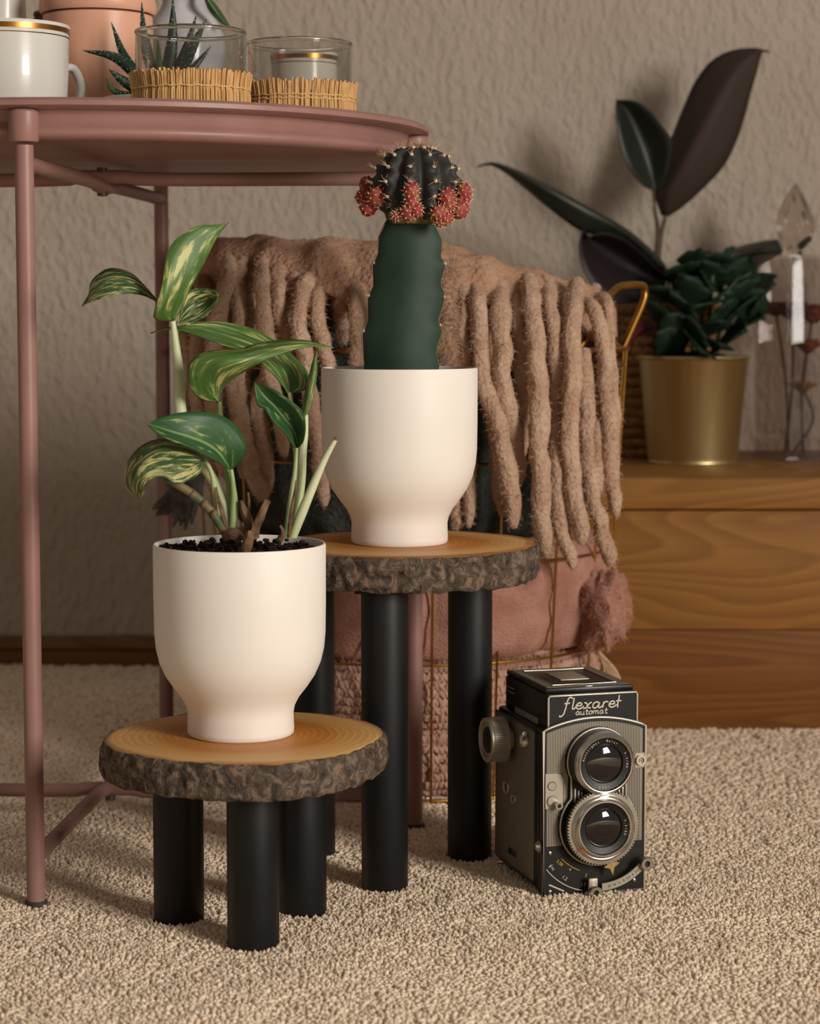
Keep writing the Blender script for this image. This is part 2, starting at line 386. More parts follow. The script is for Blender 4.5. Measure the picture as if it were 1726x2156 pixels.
def bark_mat():
    m = bpy.data.materials.new('bark'); m.use_nodes = True; nt = m.node_tree; N = nt.nodes; L = nt.links; b = N['Principled BSDF']; b.inputs['Roughness'].default_value = .85; b.inputs['Specular IOR Level'].default_value = .2
    tc = N.new('ShaderNodeTexCoord')
    n1 = N.new('ShaderNodeTexNoise'); n1.inputs['Scale'].default_value = 120; n1.inputs['Detail'].default_value = 9; n1.inputs['Roughness'].default_value = .7; n1.inputs['Distortion'].default_value = 1.0; L.new(tc.outputs['Object'], n1.inputs['Vector'])
    r = N.new('ShaderNodeValToRGB'); e = r.color_ramp.elements; e[0].position = .33; e[0].color = lin((38, 30, 25)); e[1].position = .52; e[1].color = lin((92, 78, 66))
    for pz, cc in ((.58, (120, 106, 94)), (.64, (138, 100, 68)), (.75, (112, 98, 86))): x = e.new(pz); x.color = lin(cc)
    L.new(n1.outputs[0], r.inputs[0]); L.new(r.outputs[0], b.inputs['Base Color'])
    n2 = N.new('ShaderNodeTexNoise'); n2.inputs['Scale'].default_value = 240; n2.inputs['Detail'].default_value = 7; n2.inputs['Distortion'].default_value = 1; L.new(tc.outputs['Object'], n2.inputs['Vector'])
    bp = N.new('ShaderNodeBump'); bp.inputs['Strength'].default_value = .9; bp.inputs['Distance'].default_value = .002; L.new(n2.outputs[0], bp.inputs['Height']); L.new(bp.outputs[0], b.inputs['Normal']); return m
bark_m = bark_mat()
black_leg = mat('black_lacquer', (17, 17, 19), .48, rgb2=(22, 22, 24), nscale=40, spec=.4, bump=.03, bscale=300)
black_metal = mat('black_plate', (20, 19, 20), .5, .3)
def stool(c, z, rad, th, legs, label, seed, lr):
    t = thing('log_slice_stool', (c[0], c[1], 0), label, 'stool', 'log slice stools')
    n = 160
    def rf(a, s=0):
        d = Vector((math.cos(a)*1.1+seed*5, math.sin(a)*1.1, s))
        return rad*(1+.05*noise.noise(d)+.018*noise.noise(d*3.3))
    # top face with a soft lip
    mb = MB(); rows = []
    for q, dz in ((.0, 0), (.35, 0), (.7, 0), (.93, 0), (.965, -.0003), (.985, -.0012)):
        rows.append([(c[0]+rf(2*math.pi*j/n)*q*math.cos(2*math.pi*j/n), c[1]+rf(2*math.pi*j/n)*q*math.sin(2*math.pi*j/n), z+dz) for j in range(n)])
    mb.grid(rows, True)
    rows = [[(p[0], p[1], z-th+.002) for p in rows[-1]], [(c[0]+(p[0]-c[0])*.0, c[1], z-th+.002) for p in rows[-1]]]
    o0 = len(mb.v); mb.grid(rows, True)
    k = 5*n
    mb.f += [(k+j, k+(j+1) % n, o0+(j+1) % n, o0+j) for j in range(n)]
    mb.build('wood_slice', slice_mat('cut_wood_%d' % seed, c), t, 30)
    mb = MB(); rows = []; m = 12; n2 = 420
    for i in range(m+1):
        u = i/m; row = []
        for j in range(n2):
            a = 2*math.pi*j/n2; r0 = rf(a)
            prof = .984+.026*math.sin(math.pi*min(1, max(0, u)))**.4
            d = Vector((math.cos(a)*rad*60, math.sin(a)*rad*60, u*th*38+seed))
            rg = (noise.noise(d)*.35+noise.noise(d*2.6)*.4+noise.noise(d*6)*.3)
            r = r0*prof+rg*.0036*math.sin(math.pi*u)**.35*(1 if 0 < i < m else .3)
            zz = z-.0008-(th-.001)*u+noise.noise(Vector((math.cos(a)*9, math.sin(a)*9, u*2+seed)))*.0016*(1 if i > 0 else .6)
            row.append((c[0]+r*math.cos(a), c[1]+r*math.sin(a), zz))
        rows.append(row)
    inner0 = [(c[0]+(p[0]-c[0])*.955, c[1]+(p[1]-c[1])*.955, z-.0013) for p in rows[0]]
    inner1 = [(c[0]+(p[0]-c[0])*.9, c[1]+(p[1]-c[1])*.9, z-th+.0015) for p in rows[-1]]
    mb.grid([inner0]+rows+[inner1], True); mb.build('bark', bark_m, t, 60)
    for (lx, ly) in legs:
        mb = MB(); top = z-th-.0005
        mb.lathe([(0, -.001), (lr-.0008, -.001), (lr, .001), (lr, top-.004), (lr*.995, top-.0035), (lr*.995, top)], 40, (lx, ly, 0)); lg = mb.build('leg', black_leg, t)
        mb = MB(); mb.box((lx, ly, top-.0005), (lr*2.5, lr*2.5, .0016), .0004); mb.build('mounting_plate', black_metal, lg)
def legc(px0, px1, yb):                    # leg centre from its pixel edges and its front contact
    p = onz((px0+px1)/2, yb, 0); return (p.x, p.y+.0155)
S1, S2 = 1.378, 1.528
Z1 = at(515, 1547, S1).z; Z2 = at(840, 1142, S2).z
c1 = at(515, 1547, S1); c2 = at(852, 1142, S2)
stool((c1.x, c1.y), Z1, .0895, .0235, [legc(320, 424, 1955), legc(475, 585, 2009), legc(583, 683, 1937)], 'low log slice stool on short black legs under the leafy potted plant', 1, .0163)
stool((c2.x+.001, c2.y), Z2, .0935, .0245, [legc(760, 859, 1886), legc(943, 1036, 1818), legc(612, 704, 1811)], 'tall log slice stool on long black legs under the cactus pot', 2, .0159)

# ------------------------------------------------------------------ white footed pots
glaze = mat('white_glaze', (238, 230, 220), .5, rgb2=(236, 228, 218), nscale=8, spec=.45)
soil_m = mat('soil', (26, 19, 15), .95, rgb2=(66, 50, 40), nscale=220, ramp=(.4, .75), bump=.8, bscale=400, bdist=.002, spec=.1)
def pot_profile(r):
    # heights measured from the photograph, foot to rim
    o = [(0, 0), (.056*r/.0545*.55, 0), (.0325, .0), (.0338, .0012), (.0340, .004), (.0336, .014), (.0346, .019), (.0375, .0245), (.0425, .031), (.0475, .0385), (.0512, .047), (.0533, .056), (.0542, .066), (.0545, .085), (.0546, .1215), (.0541, .1228), (.0532, .1228), (.0527, .1215)]
    i = [(.0525, .085), (.052, .066), (.0505, .054), (.046, .043), (.038, .034), (.0, .03)]
    return [(a*r/.0545, b) for a, b in o+i]
def pot(parent, c, z, r=.0545, soil=.108, seed=1):
    mb = MB(); mb.lathe(pot_profile(r), 96, (c[0], c[1], z)); mb.build('pot', glaze, parent, 60)
    mb = MB(); rows = []
    for q in [i/16 for i in range(17)]:
        rows.append([(c[0]+r*.965*q*math.cos(a), c[1]+r*.965*q*math.sin(a), z+soil+(.004*noise.noise(Vector((math.cos(a)*q*9+seed, math.sin(a)*q*9, 0)))+.0035*noise.noise(Vector((math.cos(a)*q*28, math.sin(a)*q*28, seed))) if q < 1 else 0)) for a in [2*math.pi*j/72 for j in range(72)]])
    mb.grid(rows, True)
    rnd = random.Random(seed)
    for _ in range(420):
        q = math.sqrt(rnd.random())*.92; a = rnd.random()*6.283; s = rnd.uniform(.0006, .0022)
        mb.ell((c[0]+r*q*math.cos(a), c[1]+r*q*math.sin(a), z+soil+rnd.uniform(0, .004)), (s*rnd.uniform(.7, 1.6), s, s*rnd.uniform(.6, 1.2)), 6, 4)
    mb.build('soil', soil_m, parent, 50)

# ------------------------------------------------------------------ pothos
P1 = at(507, 1547, S1+.004)
pothos = thing('potted_pothos', (P1.x, P1.y, Z1), 'white footed pot with green and cream pothos on the low stool', 'potted plant')
pot(pothos, (P1.x, P1.y), Z1, .0548, .1165, 3)
lf_a = leaf_mat('pothos_leaf', (48, 80, 34), (84, 114, 54), (184, 182, 116), .535, rough=.5, us=3, vs_=7)
lf_b = leaf_mat('pothos_leaf_variegated', (34, 54, 32), (60, 86, 46), (188, 180, 122), .505, rough=.5, us=3.5, vs_=10)
lf_c = leaf_mat('pothos_leaf_dark', (30, 62, 36), (50, 88, 46), (150, 160, 100), .565, rough=.45, us=3, vs_=6, rib=(110, 140, 80))
stem_m = mat('pothos_stem', (116, 146, 78), .45, rgb2=(190, 196, 150), nscale=40, stretch=(1, 1, .4))
stem_w = mat('pothos_stem_pale', (172, 186, 130), .45, rgb2=(212, 214, 180), nscale=30, stretch=(1, 1, .4))
cane_m = mat('pothos_cane', (62, 84, 52), .6, rgb2=(120, 98, 66), nscale=90)
root_m = mat('dry_root', (74, 50, 36), .85, rgb2=(128, 98, 70), nscale=120, bump=.6, bscale=300)
T3 = lambda x, y: (150+x/2.836, 440+y/2.836)
D = S1
def lv(name, A, M_, B, m, k, **kw): return leaf('leaf', A, M_, B, m, pothos, T=T3, k=k, **kw)
lv('1', [(600, 668, D), (492, 652, D-.012), (520, 540, D-.02), (545, 430, D-.02), (575, 255, D-.016), (655, 152, D-.01), (770, 96, D-.006), (860, 96, D), (940, 78, D)],
   [(606, 668, D), (640, 600, D-.004), (690, 500, D-.008), (735, 410, D-.008), (785, 310, D-.006), (830, 225, D-.004), (870, 155, D-.002), (905, 110, D), (940, 78, D)],
   [(610, 668, D), (640, 615, D+.012), (690, 515, D+.022), (735, 425, D+.024), (788, 322, D+.022), (835, 232, D+.016), (874, 162, D+.01), (908, 114, D+.004), (940, 79, D)], lf_a, 1)
lv('2', [(505, 536, D+.012), (440, 462, D+.012), (370, 392, D+.012), (290, 360, D+.012), (205, 362, D+.01), (122, 430, D+.004), (104, 505, D), (65, 580, D)],
   [(506, 544, D+.012), (442, 490, D+.004), (372, 445, D), (285, 425, D-.004), (200, 440, D-.006), (130, 490, D-.004), (100, 535, D), (65, 580, D)],
   [(506, 552, D+.012), (440, 522, D+.004), (375, 506, D-.004), (290, 508, D-.01), (210, 524, D-.012), (140, 546, D-.008), (100, 564, D-.004), (65, 581, D)], lf_b, 2)
lv('3', [(628, 690, D+.006), (650, 600, D+.014), (672, 520, D+.02), (720, 480, D+.022), (790, 474, D+.022), (850, 484, D+.02), (876, 512, D+.018)],
   [(632, 694, D+.006), (668, 655, D+.02), (705, 622, D+.026), (752, 590, D+.028), (805, 556, D+.028), (845, 530, D+.024), (876, 514, D+.018)],
   [(634, 700, D+.006), (690, 690, D+.012), (745, 668, D+.016), (800, 640, D+.018), (845, 600, D+.018), (868, 556, D+.018), (876, 516, D+.018)], lf_b, 3)
lv('4', [(1290, 1100, D+.01), (1250, 1040, D+.01), (1150, 930, D+.014), (1070, 878, D+.02), (990, 842, D+.024), (850, 794, D+.028), (720, 746, D+.03), (600, 716, D+.03), (475, 742, D+.03)],
   [(1300, 1102, D+.01), (1300, 1040, D+.016), (1270, 950, D+.022), (1190, 870, D+.03), (1090, 800, D+.036), (950, 745, D+.04), (790, 706, D+.038), (640, 704, D+.034), (475, 740, D+.03)],
   [(1312, 1100, D+.01), (1408, 1072, D+.014), (1416, 985, D+.02), (1330, 880, D+.03), (1215, 786, D+.036), (1060, 706, D+.04), (850, 672, D+.04), (650, 694, D+.036), (475, 738, D+.03)], lf_a, 4, n=28)
lv('5', [(878, 1158, D), (770, 1134, D-.012), (704, 1062, D-.022), (692, 962, D-.028), (742, 880, D-.028), (850, 846, D-.024), (1000, 838, D-.016), (1110, 805, D-.008), (1250, 785, D-.002), (1400, 786, D), (1565, 828, D)],
   [(884, 1158, D), (850, 1100, D-.01), (826, 1030, D-.022), (838, 965, D-.03), (900, 925, D-.034), (985, 898, D-.032), (1085, 868, D-.026), (1180, 838, D-.02), (1290, 815, D-.014), (1410, 806, D-.006), (1565, 829, D)],
   [(890, 1158, D), (890, 1100, D-.002), (925, 1046, D-.01), (985, 1000, D-.018), (1060, 955, D-.022), (1140, 914, D-.024), (1215, 880, D-.022), (1290, 853, D-.018), (1360, 834, D-.012), (1440, 822, D-.006), (1565, 830, D)], lf_a, 5, n=28)
lv('7', [(1345, 1432, D-.006), (1312, 1400, D-.016), (1272, 1334, D-.026), (1200, 1262, D-.032), (1160, 1194, D-.034), (1108, 1166, D-.03), (1090, 1030, D-.022)],
   [(1347, 1432, D-.006), (1350, 1390, D-.008), (1325, 1320, D-.012), (1270, 1245, D-.016), (1215, 1180, D-.02), (1150, 1112, D-.022), (1090, 1030, D-.022)],
   [(1350, 1432, D-.006), (1386, 1384, D-.018), (1398, 1292, D-.024), (1378, 1210, D-.028), (1310, 1148, D-.03), (1205, 1076, D-.028), (1090, 1030, D-.022)], lf_c, 7)
lv('8', [(1375, 1260, D+.006), (1384, 1150, D+.004), (1404, 1060, D+.002), (1424, 980, D+.002), (1446, 900, D+.004), (1470, 832, D+.006)],
   [(1390, 1262, D+.006), (1408, 1150, D-.002), (1428, 1060, D-.006), (1444, 980, D-.006), (1456, 900, D), (1470, 832, D+.006)],
   [(1400, 1262, D+.006), (1440, 1130, D+.01), (1458, 1040, D+.012), (1467, 960, D+.012), (1466, 890, D+.01), (1470, 832, D+.006)], lf_a, 8, w=7)
lv('9', [(950, 1562, D-.01), (870, 1506, D-.026), (800, 1474, D-.036), (720, 1430, D-.044), (620, 1390, D-.05), (520, 1350, D-.05), (455, 1285, D-.046)],
   [(952, 1562, D-.01), (912, 1500, D-.018), (860, 1440, D-.026), (780, 1392, D-.034), (680, 1356, D-.042), (570, 1322, D-.046), (455, 1285, D-.046)],
   [(958, 1562, D-.01), (1010, 1500, D-.014), (1046, 1430, D-.018), (1002, 1320, D-.02), (930, 1250, D-.024), (830, 1216, D-.03), (700, 1211, D-.036), (560, 1236, D-.042), (455, 1285, D-.046)], lf_c, 9, n=26, w=11)
lv('10', [(800, 1488, D-.02), (740, 1432, D-.024), (600, 1384, D-.026), (500, 1380, D-.028), (400, 1430, D-.034), (334, 1520, D-.04), (320, 1615, D-.044), (345, 1688, D-.046), (408, 1724, D-.046)],
   [(798, 1494, D-.02), (730, 1480, D-.032), (630, 1470, D-.042), (540, 1474, D-.05), (460, 1510, D-.056), (400, 1560, D-.058), (370, 1620, D-.056), (370, 1680, D-.05), (408, 1724, D-.046)],
   [(796, 1500, D-.02), (782, 1562, D-.036), (700, 1622, D-.048), (620, 1644, D-.054), (552, 1598, D-.06), (480, 1612, D-.062), (440, 1650, D-.06), (432, 1700, D-.054), (410, 1726, D-.046)], lf_b, 10, n=26, w=11)
def stem(name, pts, r, m, parent=None, n=14, ns=20):
    P = []
    for p in pts:
        x, y = T3(p[0], p[1]); v = at(x, y, p[2]); P.append((v.x, v.y, v.z))
    k = len(r) if hasattr(r, '__len__') else 1
    rr_ = np.interp(np.linspace(0, 1, ns), np.linspace(0, 1, k), r) if k > 1 else [r]*ns
    sc = m_px(D)/2.836
    mb = MB(); mb.tube(catmull(P, ns), [q*sc for q in rr_], n); return mb.build(name, m, parent or pothos)
stem('stem', [(606, 670, D), (622, 800, D), (642, 980, D), (652, 1210, D), (720, 1420, D+.002), (860, 1640, D), (930, 1800, D-.004), (948, 1960, D-.006)], (16, 24, 34, 36, 34, 32, 26, 26), stem_w)
stem('stem', [(884, 1150, D), (890, 1240, D), (905, 1400, D), (935, 1560, D-.004), (950, 1700, D-.004), (955, 1960, D-.006)], (12, 18, 20, 22, 26, 28), stem_m)
stem('stem', [(955, 1555, D-.01), (965, 1640, D-.01), (972, 1760, D-.008), (962, 1960, D-.008)], (12, 16, 26, 24), stem_m)
stem('stem', [(1300, 1095, D+.01), (1318, 1190, D+.012), (1335, 1320, D+.012), (1352, 1500, D+.008), (1350, 1700, D+.004), (1312, 1960, D)], (10, 16, 20, 24, 26, 26), stem_m)
stem('stem', [(1400, 1230, D+.006), (1394, 1340, D+.004), (1380, 1460, D+.002), (1372, 1620, D), (1352, 1760, D-.002), (1310, 1960, D-.004)], (15, 22, 26, 27, 27, 24), stem_w)
stem('stem', [(1345, 1428, D-.008), (1336, 1560, D-.01), (1318, 1700, D-.01), (1280, 1965, D-.01)], (10, 14, 20, 18), stem_m)
stem('stem', [(796, 1492, D-.02), (838, 1580, D-.022), (862, 1720, D-.02), (890, 1860, D-.016), (925, 1965, D-.014)], (9, 15, 20, 22, 22), stem_m)
s = stem('cut_stem', [(1322, 1955, D-.012), (1370, 1830, D-.014), (1440, 1660, D-.016), (1510, 1500, D-.018), (1582, 1368, D-.02)], (26, 30, 26, 20, 13), stem_w)
stem('stem_tip', [(1578, 1378, D-.0205), (1586, 1360, D-.0205)], (14, 9), root_m, s, ns=4)
s = stem('cane', [(560, 1610, D-.03), (640, 1650, D-.03), (720, 1700, D-.028), (800, 1770, D-.026), (860, 1840, D-.024), (930, 1960, D-.02)], (20, 26, 27, 26, 26, 22), cane_m)
for (x, y) in ((652, 1658), (716, 1698), (790, 1760), (846, 1822)):
    stem('cane_node', [(x-9, y-6, D-.028), (x, y, D-.028), (x+9, y+8, D-.028)], (25, 31, 25), root_m, s, ns=5)
for pts, r in (([(1066, 1960, D-.01), (1060, 1880, D-.012), (1030, 1800, D-.012), (1012, 1740, D-.012)], (40, 32, 26, 10)),
               ([(1060, 1830, D-.012), (1062, 1760, D-.012), (1054, 1692, D-.012)], (10, 9, 6)),
               ([(1090, 1960, D-.02), (1110, 1880, D-.022), (1140, 1810, D-.022), (1176, 1740, D-.022)], (34, 26, 24, 20)),
               ([(920, 1960, D-.026), (975, 1940, D-.03), (1010, 1985, D-.03)], (34, 40, 26)),
               ([(1040, 2050, D-.04), (1052, 1990, D-.04), (1062, 1930, D-.036)], (34, 32, 20)),
               ([(940, 1930, D-.02), (905, 1840, D-.024), (880, 1740, D-.024), (866, 1660, D-.024)], (12, 12, 9, 4)),
               ([(1250, 1980, D-.02), (1262, 1930, D-.02), (1245, 1890, D-.02)], (22, 16, 8)),
               ([(1302, 1950, D-.016), (1312, 1800, D-.016), (1336, 1680, D-.016), (1340, 1620, D-.016)], (12, 12, 10, 4))):
    mb = MB(); P = catmull([at(*T3(p[0], p[1]), p[2]) for p in pts], 14); k = m_px(D)/2.836
    mb.tube(P, [q*k for q in np.interp(np.linspace(0, 1, 14), np.linspace(0, 1, len(r)), r)], 9, wob=.5, seed=len(r)); mb.build('dry_stub', root_m, pothos)

# ------------------------------------------------------------------ grafted cactus
P2 = at(841, 1142, S2-.002)
cact = thing('potted_cactus', (P2.x, P2.y, Z2), 'white footed pot with grafted cactus carrying red offsets on the tall stool', 'potted plant')
pot(cact, (P2.x, P2.y), Z2, .0545, .112, 9)
T4 = lambda x, y: (700+x/4.146, 280+y/4.146)
Dc = P2.y
stock_m = mat('cactus_skin', (30, 50, 38), .58, rgb2=(42, 64, 50), nscale=25, spec=.4, bump=.1, bscale=90)
edge_m = mat('cactus_edge', (132, 108, 78), .8)
Lx = [(485, 740), (402, 910), (398, 1050), (350, 1160), (358, 1330), (308, 1440), (310, 1640), (262, 1760), (276, 2000), (262, 2200)]
Rx = [(880, 780), (952, 940), (944, 1080), (982, 1140), (944, 1310), (978, 1430), (922, 1640), (952, 1720), (905, 1900), (930, 2040), (910, 2200)]
ys = np.linspace(735, 2200, 60); rows = []
lxs = np.interp(ys, [p[1] for p in Lx], [p[0] for p in Lx]); rxs = np.interp(ys, [p[1] for p in Rx], [p[0] for p in Rx])
ker = np.ones(21)/21; pad = lambda q: np.concatenate([np.full(10, q[0]), q, np.full(10, q[-1])])
lsm, rsm = np.convolve(pad(lxs), ker, 'valid'), np.convolve(pad(rxs), ker, 'valid')
for y, a, b, a_s, b_s in zip(ys, lxs, rxs, lsm, rsm):
    pl = at(*T4(a, y), Dc); pr = at(*T4(b, y), Dc); mid = (pl+pr)/2; w = (pr-pl).x/2; row = []
    cs = [(-1, 0), (-.97, -.05), (-.72, -.19), (-.4, -.34), (-.14, -.405), (.12, -.405), (.40, -.34), (.72, -.19), (.97, -.05), (1, 0), (.95, .07), (.55, .24), (.2, .45), (.06, .85), (0, .95), (-.06, .85), (-.2, .45), (-.55, .24), (-.95, .07)]
    ql = at(*T4(a_s, y), Dc); qr = at(*T4(b_s, y), Dc); ms_ = (ql+qr)/2; ws = (qr-ql).x/2
    for u, v in cs:
        e = max(0, (abs(u)-.6)/.4); row.append(((ms_.x+u*ws)*(1-e)+(mid.x+u*w)*e, mid.y+v*ws*.9, mid.z))
    rows.append(row)
mb = MB(); mb.grid(rows, True); mb.f.append(tuple(range(19))); mb.build('rootstock', stock_m, cact, 50)
st = cact.children[-1]
for S_, off in ((Lx, -1), (Rx, 1)):
    pts = [at(*T4(x+off*3, y), Dc) for x, y in S_[:-1]]
    mb = MB(); mb.tube(catmull(pts, 60), .00032, 6); mb.build('rib_margin', edge_m, st)
spine_m = mat('spines', (196, 168, 132), .7); areole_m = mat('areole_wool', (206, 186, 158), .9)
mb = MB()
for x, y in ((365, 1135), (318, 1420), (275, 1730), (940, 1675), (505, 1135), (620, 1115), (405, 1297), (810, 1560), (822, 1610), (527, 1783), (985, 1140), (975, 1430)):
    p = at(*T4(x, y), Dc-.012 if 400 < x < 900 else Dc); p.y -= .0 if not 400 < x < 900 else .0
    if 400 < x < 900: continue
    mb.ell(p, (.0009, .0009, .0012), 8, 5)
    for q in range(3): mb.tube([p, p+Vector((random.uniform(-1, 1), -.6, random.uniform(-.3, 1))).normalized()*.003], [.0002, .00005], 4)
mb.build('areole', areole_m, st, kind='stuff')
# dark ribbed head
hc = at(*T4(728, 455), Dc); hr = (1110-350)/2/4.146*m_px(Dc); hz = 345/4.146*m_px(Dc)
NR = 11; ph = R(-98)
def headpt(a, th, k=1):
    w = math.cos(NR*(a-ph)); rib = 1-.22*((1-w)/2)**1.6
    tub = 1+.055*math.cos(th*17)*max(0, w)**.6
    rr_ = math.sin(th)*rib*tub if th > .25 else math.sin(th)*(1-(1-rib)*th/.25)
    z_ = math.cos(th)*(1-.10*math.exp(-(th/.35)**2))
    return Vector((hc.x+hr*k*rr_*math.cos(a), hc.y+hr*k*rr_*math.sin(a), hc.z+hz*k*z_))
rows = [[headpt(2*math.pi*j/144, math.pi*(i+.5)/60) for j in range(144)] for i in range(60)]
mb = MB(); mb.grid(rows, True); mb.f.append(tuple(range(144)))
head_m = mat('dark_cactus', (40, 38, 38), .6, rgb2=(58, 58, 55), nscale=60, spec=.4, bump=.2, bscale=160)
head = mb.build('cactus_head', head_m, cact, 60)
ma, ms = MB(), MB(); rnd = random.Random(5)
for k in range(NR):
    a = ph+2*math.pi*k/NR
    for i in range(7):
        th = .05+i*math.pi*2/17
        if th > 2.2: break
        p = headpt(a, th, 1.0); nrm = (p-hc).normalized(); ma.ell(p, (.0015, .0015, .0013), 8, 5)
        for q in range(7):
            d = (nrm*rnd.uniform(.3, 1)+Vector((rnd.uniform(-1, 1), rnd.uniform(-1, 1), rnd.uniform(-.6, 1)))*.8).normalized()
            L_ = rnd.uniform(.004, .0075); ms.tube([p, p+d*L_*.5+nrm*.0006, p+d*L_], [.00022, .00017, .00005], 4)
for q in range(90):
    a = rnd.uniform(0, 6.28); th = rnd.uniform(2.0, 2.35); p = headpt(a, th); d = Vector((math.cos(a), math.sin(a), rnd.uniform(-1.5, .2))).normalized(); ms.tube([p, p+d*rnd.uniform(.002, .0055)], [.00022, .00006], 4)
ma.build('areole', areole_m, head, kind='stuff'); ms.build('spine_cluster', spine_m, head, kind='stuff')
pup_m = mat('cactus_offset', (146, 48, 52), .7, rgb2=(160, 104, 74), nscale=170, ramp=(.46, .68), bump=.4, bscale=300)
dot_m = mat('offset_areole', (222, 196, 150), .9)
mb = MB(); bud = at(*T4(775, 130), Dc); mb.ell(bud, (.0022, .0022, .0034), 10, 7); mb.tube([bud, bud-Vector((0, 0, .007))], .0013, 8); mb.build('dry_bud', root_m, head)
front = [(300, 450, .010, 15), (388, 552, -.012, 18), (262, 560, .0, 14), (312, 645, -.004, 17), (688, 500, -.031, 15), (690, 600, -.031, 14), (660, 690, -.028, 16), (726, 668, -.030, 14),
         (996, 560, -.022, 17), (1010, 620, -.020, 14), (925, 700, -.026, 15), (985, 740, -.022, 15), (940, 770, -.022, 11), (1142, 510, -.002, 16), (1110, 665, -.008, 18), (560, 718, -.026, 10), (1160, 560, 0, 12)]
for x, y, dy, r in front:
    p = at(*T4(x, y), Dc+dy); r0 = r*m_px(Dc)*1.08
    sd = rnd.random()*9
    pts = []
    for q in range(34):
        zz = 1-2*(q+.5)/34; aa = q*2.39996; s_ = math.sqrt(1-zz*zz); pts.append(Vector((s_*math.cos(aa), s_*math.sin(aa), zz)))
    mb = MB(); mb.ell(p, (r0, r0, r0*1.08), 26, 18, fn=lambda d: .86+.2*max(0, (max(d.dot(e) for e in pts)-.93)/.07)); o = mb.build('cactus_offset', pup_m, head, 70)
    mb = MB()
    for e in pts:
        if e.y > .5: continue
        w = p+e*r0*1.05; mb.ell(w, (.00055,)*3, 6, 4)
        for q in range(2): mb.tube([w, w+(e+Vector((rnd.uniform(-1, 1), rnd.uniform(-1, 1), rnd.uniform(-1, 1)))*.7).normalized()*rnd.uniform(.0012, .0026)], [.00016, .00005], 4)
    mb.build('offset_spines', dot_m, o, kind='stuff')
mb = MB(); rg = random.Random(3); bc_ = at(*T4(700, 745), Dc)
mb.lathe([(.0, -.004), (.015, -.004), (.0175, -.001), (.019, .004), (.0, .006)], 40, bc_, rad=lambda a: 1+.06*math.sin(a*7)); mb.build('graft_callus', mat('callus', (120, 104, 58), .85, rgb2=(84, 70, 46), nscale=200, bump=.6, bscale=300), cact)

# ------------------------------------------------------------------ things on the tray
TZ = FLZ
def thin_glass(name, tint, edge=.5, base=.06):
    m = bpy.data.materials.new(name); m.use_nodes = True; nt = m.node_tree; N = nt.nodes; L = nt.links; N.remove(N['Principled BSDF'])
    tr = N.new('ShaderNodeBsdfTransparent'); tr.inputs[0].default_value = tint; gl = N.new('ShaderNodeBsdfGlossy'); gl.inputs['Roughness'].default_value = .03
    lw = N.new('ShaderNodeLayerWeight'); lw.inputs[0].default_value = .5; pw = N.new('ShaderNodeMath'); pw.operation = 'POWER'; pw.inputs[1].default_value = 3.2; L.new(lw.outputs['Facing'], pw.inputs[0])
    fr = N.new('ShaderNodeMath'); fr.operation = 'MULTIPLY_ADD'; fr.inputs[1].default_value = edge; fr.inputs[2].default_value = base; L.new(pw.outputs[0], fr.inputs[0]); mx = N.new('ShaderNodeMixShader')
    L.new(fr.outputs[0], mx.inputs[0]); L.new(tr.outputs[0], mx.inputs[1]); L.new(gl.outputs[0], mx.inputs[2]); L.new(mx.outputs[0], N['Material Output'].inputs[0]); return m
glass_m = thin_glass('clear_glass', (.92, .92, .90, 1), .85)
rim_glass = mat('rim_glass', (244, 244, 240), .03, trans=1, ior=1.45)
straw_m = mat('raffia', (220, 178, 120), .7, rgb2=(176, 128, 76), nscale=700, stretch=(1, 1, .02), ramp=(.35, .7), spec=.25)
twine_m = mat('raffia_twine', (226, 186, 128), .8)
def tumbler(px, Y, label, seed):
    c = at(px, 150, Y); r = .0383; h = .079
    t = thing('glass_tumbler', (c.x, Y, TZ), label, 'glass', 'raffia wrapped tumblers')
    mb = MB(); mb.lathe([(0, 0), (r-.004, 0), (r-.001, .003), (r, .008), (r, h-.001), (r-.0008, h), (r-.0016, h-.001), (r-.0018, .010), (r-.005, .0075), (0, .007)], 72, (c.x, Y, TZ)); mb.build('glass_body', glass_m, t, 60)
    mb = MB(); mb.ring([(r-.0010+.0014*math.cos(q), h+.0016*math.sin(q)) for q in [2*math.pi*i/10 for i in range(10)]], 72, (c.x, Y, TZ)); mb.build('rim', rim_glass, t, 60)
    mb = MB(); rnd = random.Random(seed); n = 150; top = .0505
    for j in range(n):
        a = 2*math.pi*(j+rnd.uniform(-.3, .3))/n; w = 2*math.pi*r/n*rnd.uniform(.5, .85); rr_ = r+.0010+rnd.uniform(0, .0010)
        pts = []; rad = []
        for u, dr in ((0.001, .0002), (.02, .0006), (.036, .0002), (.0385, -.0004), (.041, .0002), (.046, .0008), (top+rnd.uniform(-.0012, .0012), .0018)):
            aa = a+rnd.uniform(-.006, .006); q = rr_+dr; pts.append((c.x+q*math.cos(aa), Y+q*math.sin(aa), TZ+u)); rad.append(w)
        mb.tube(pts, rad, 5, flat=.8)
    mb.build('raffia_sleeve', straw_m, t, 50, kind='stuff')
    for zz in (.0375, .0402) if seed == 2 else (.0395,):
        mb = MB(); mb.tube([(c.x+(r+.0026+.0003*math.sin(a*40))*math.cos(a), Y+(r+.0026+.0003*math.sin(a*40))*math.sin(a), TZ+zz+.0003*math.sin(a*22)) for a in [2*math.pi*i/160 for i in range(160)]], .0005, 5, closed=True); mb.build('twine', twine_m, t)
tumbler(402, 1.532, 'glass tumbler with raffia sleeve in front of the spotted succulent', 1)
tumbler(630, 1.60, 'glass tumbler with raffia sleeve in front of the small gold-rimmed cup', 2)

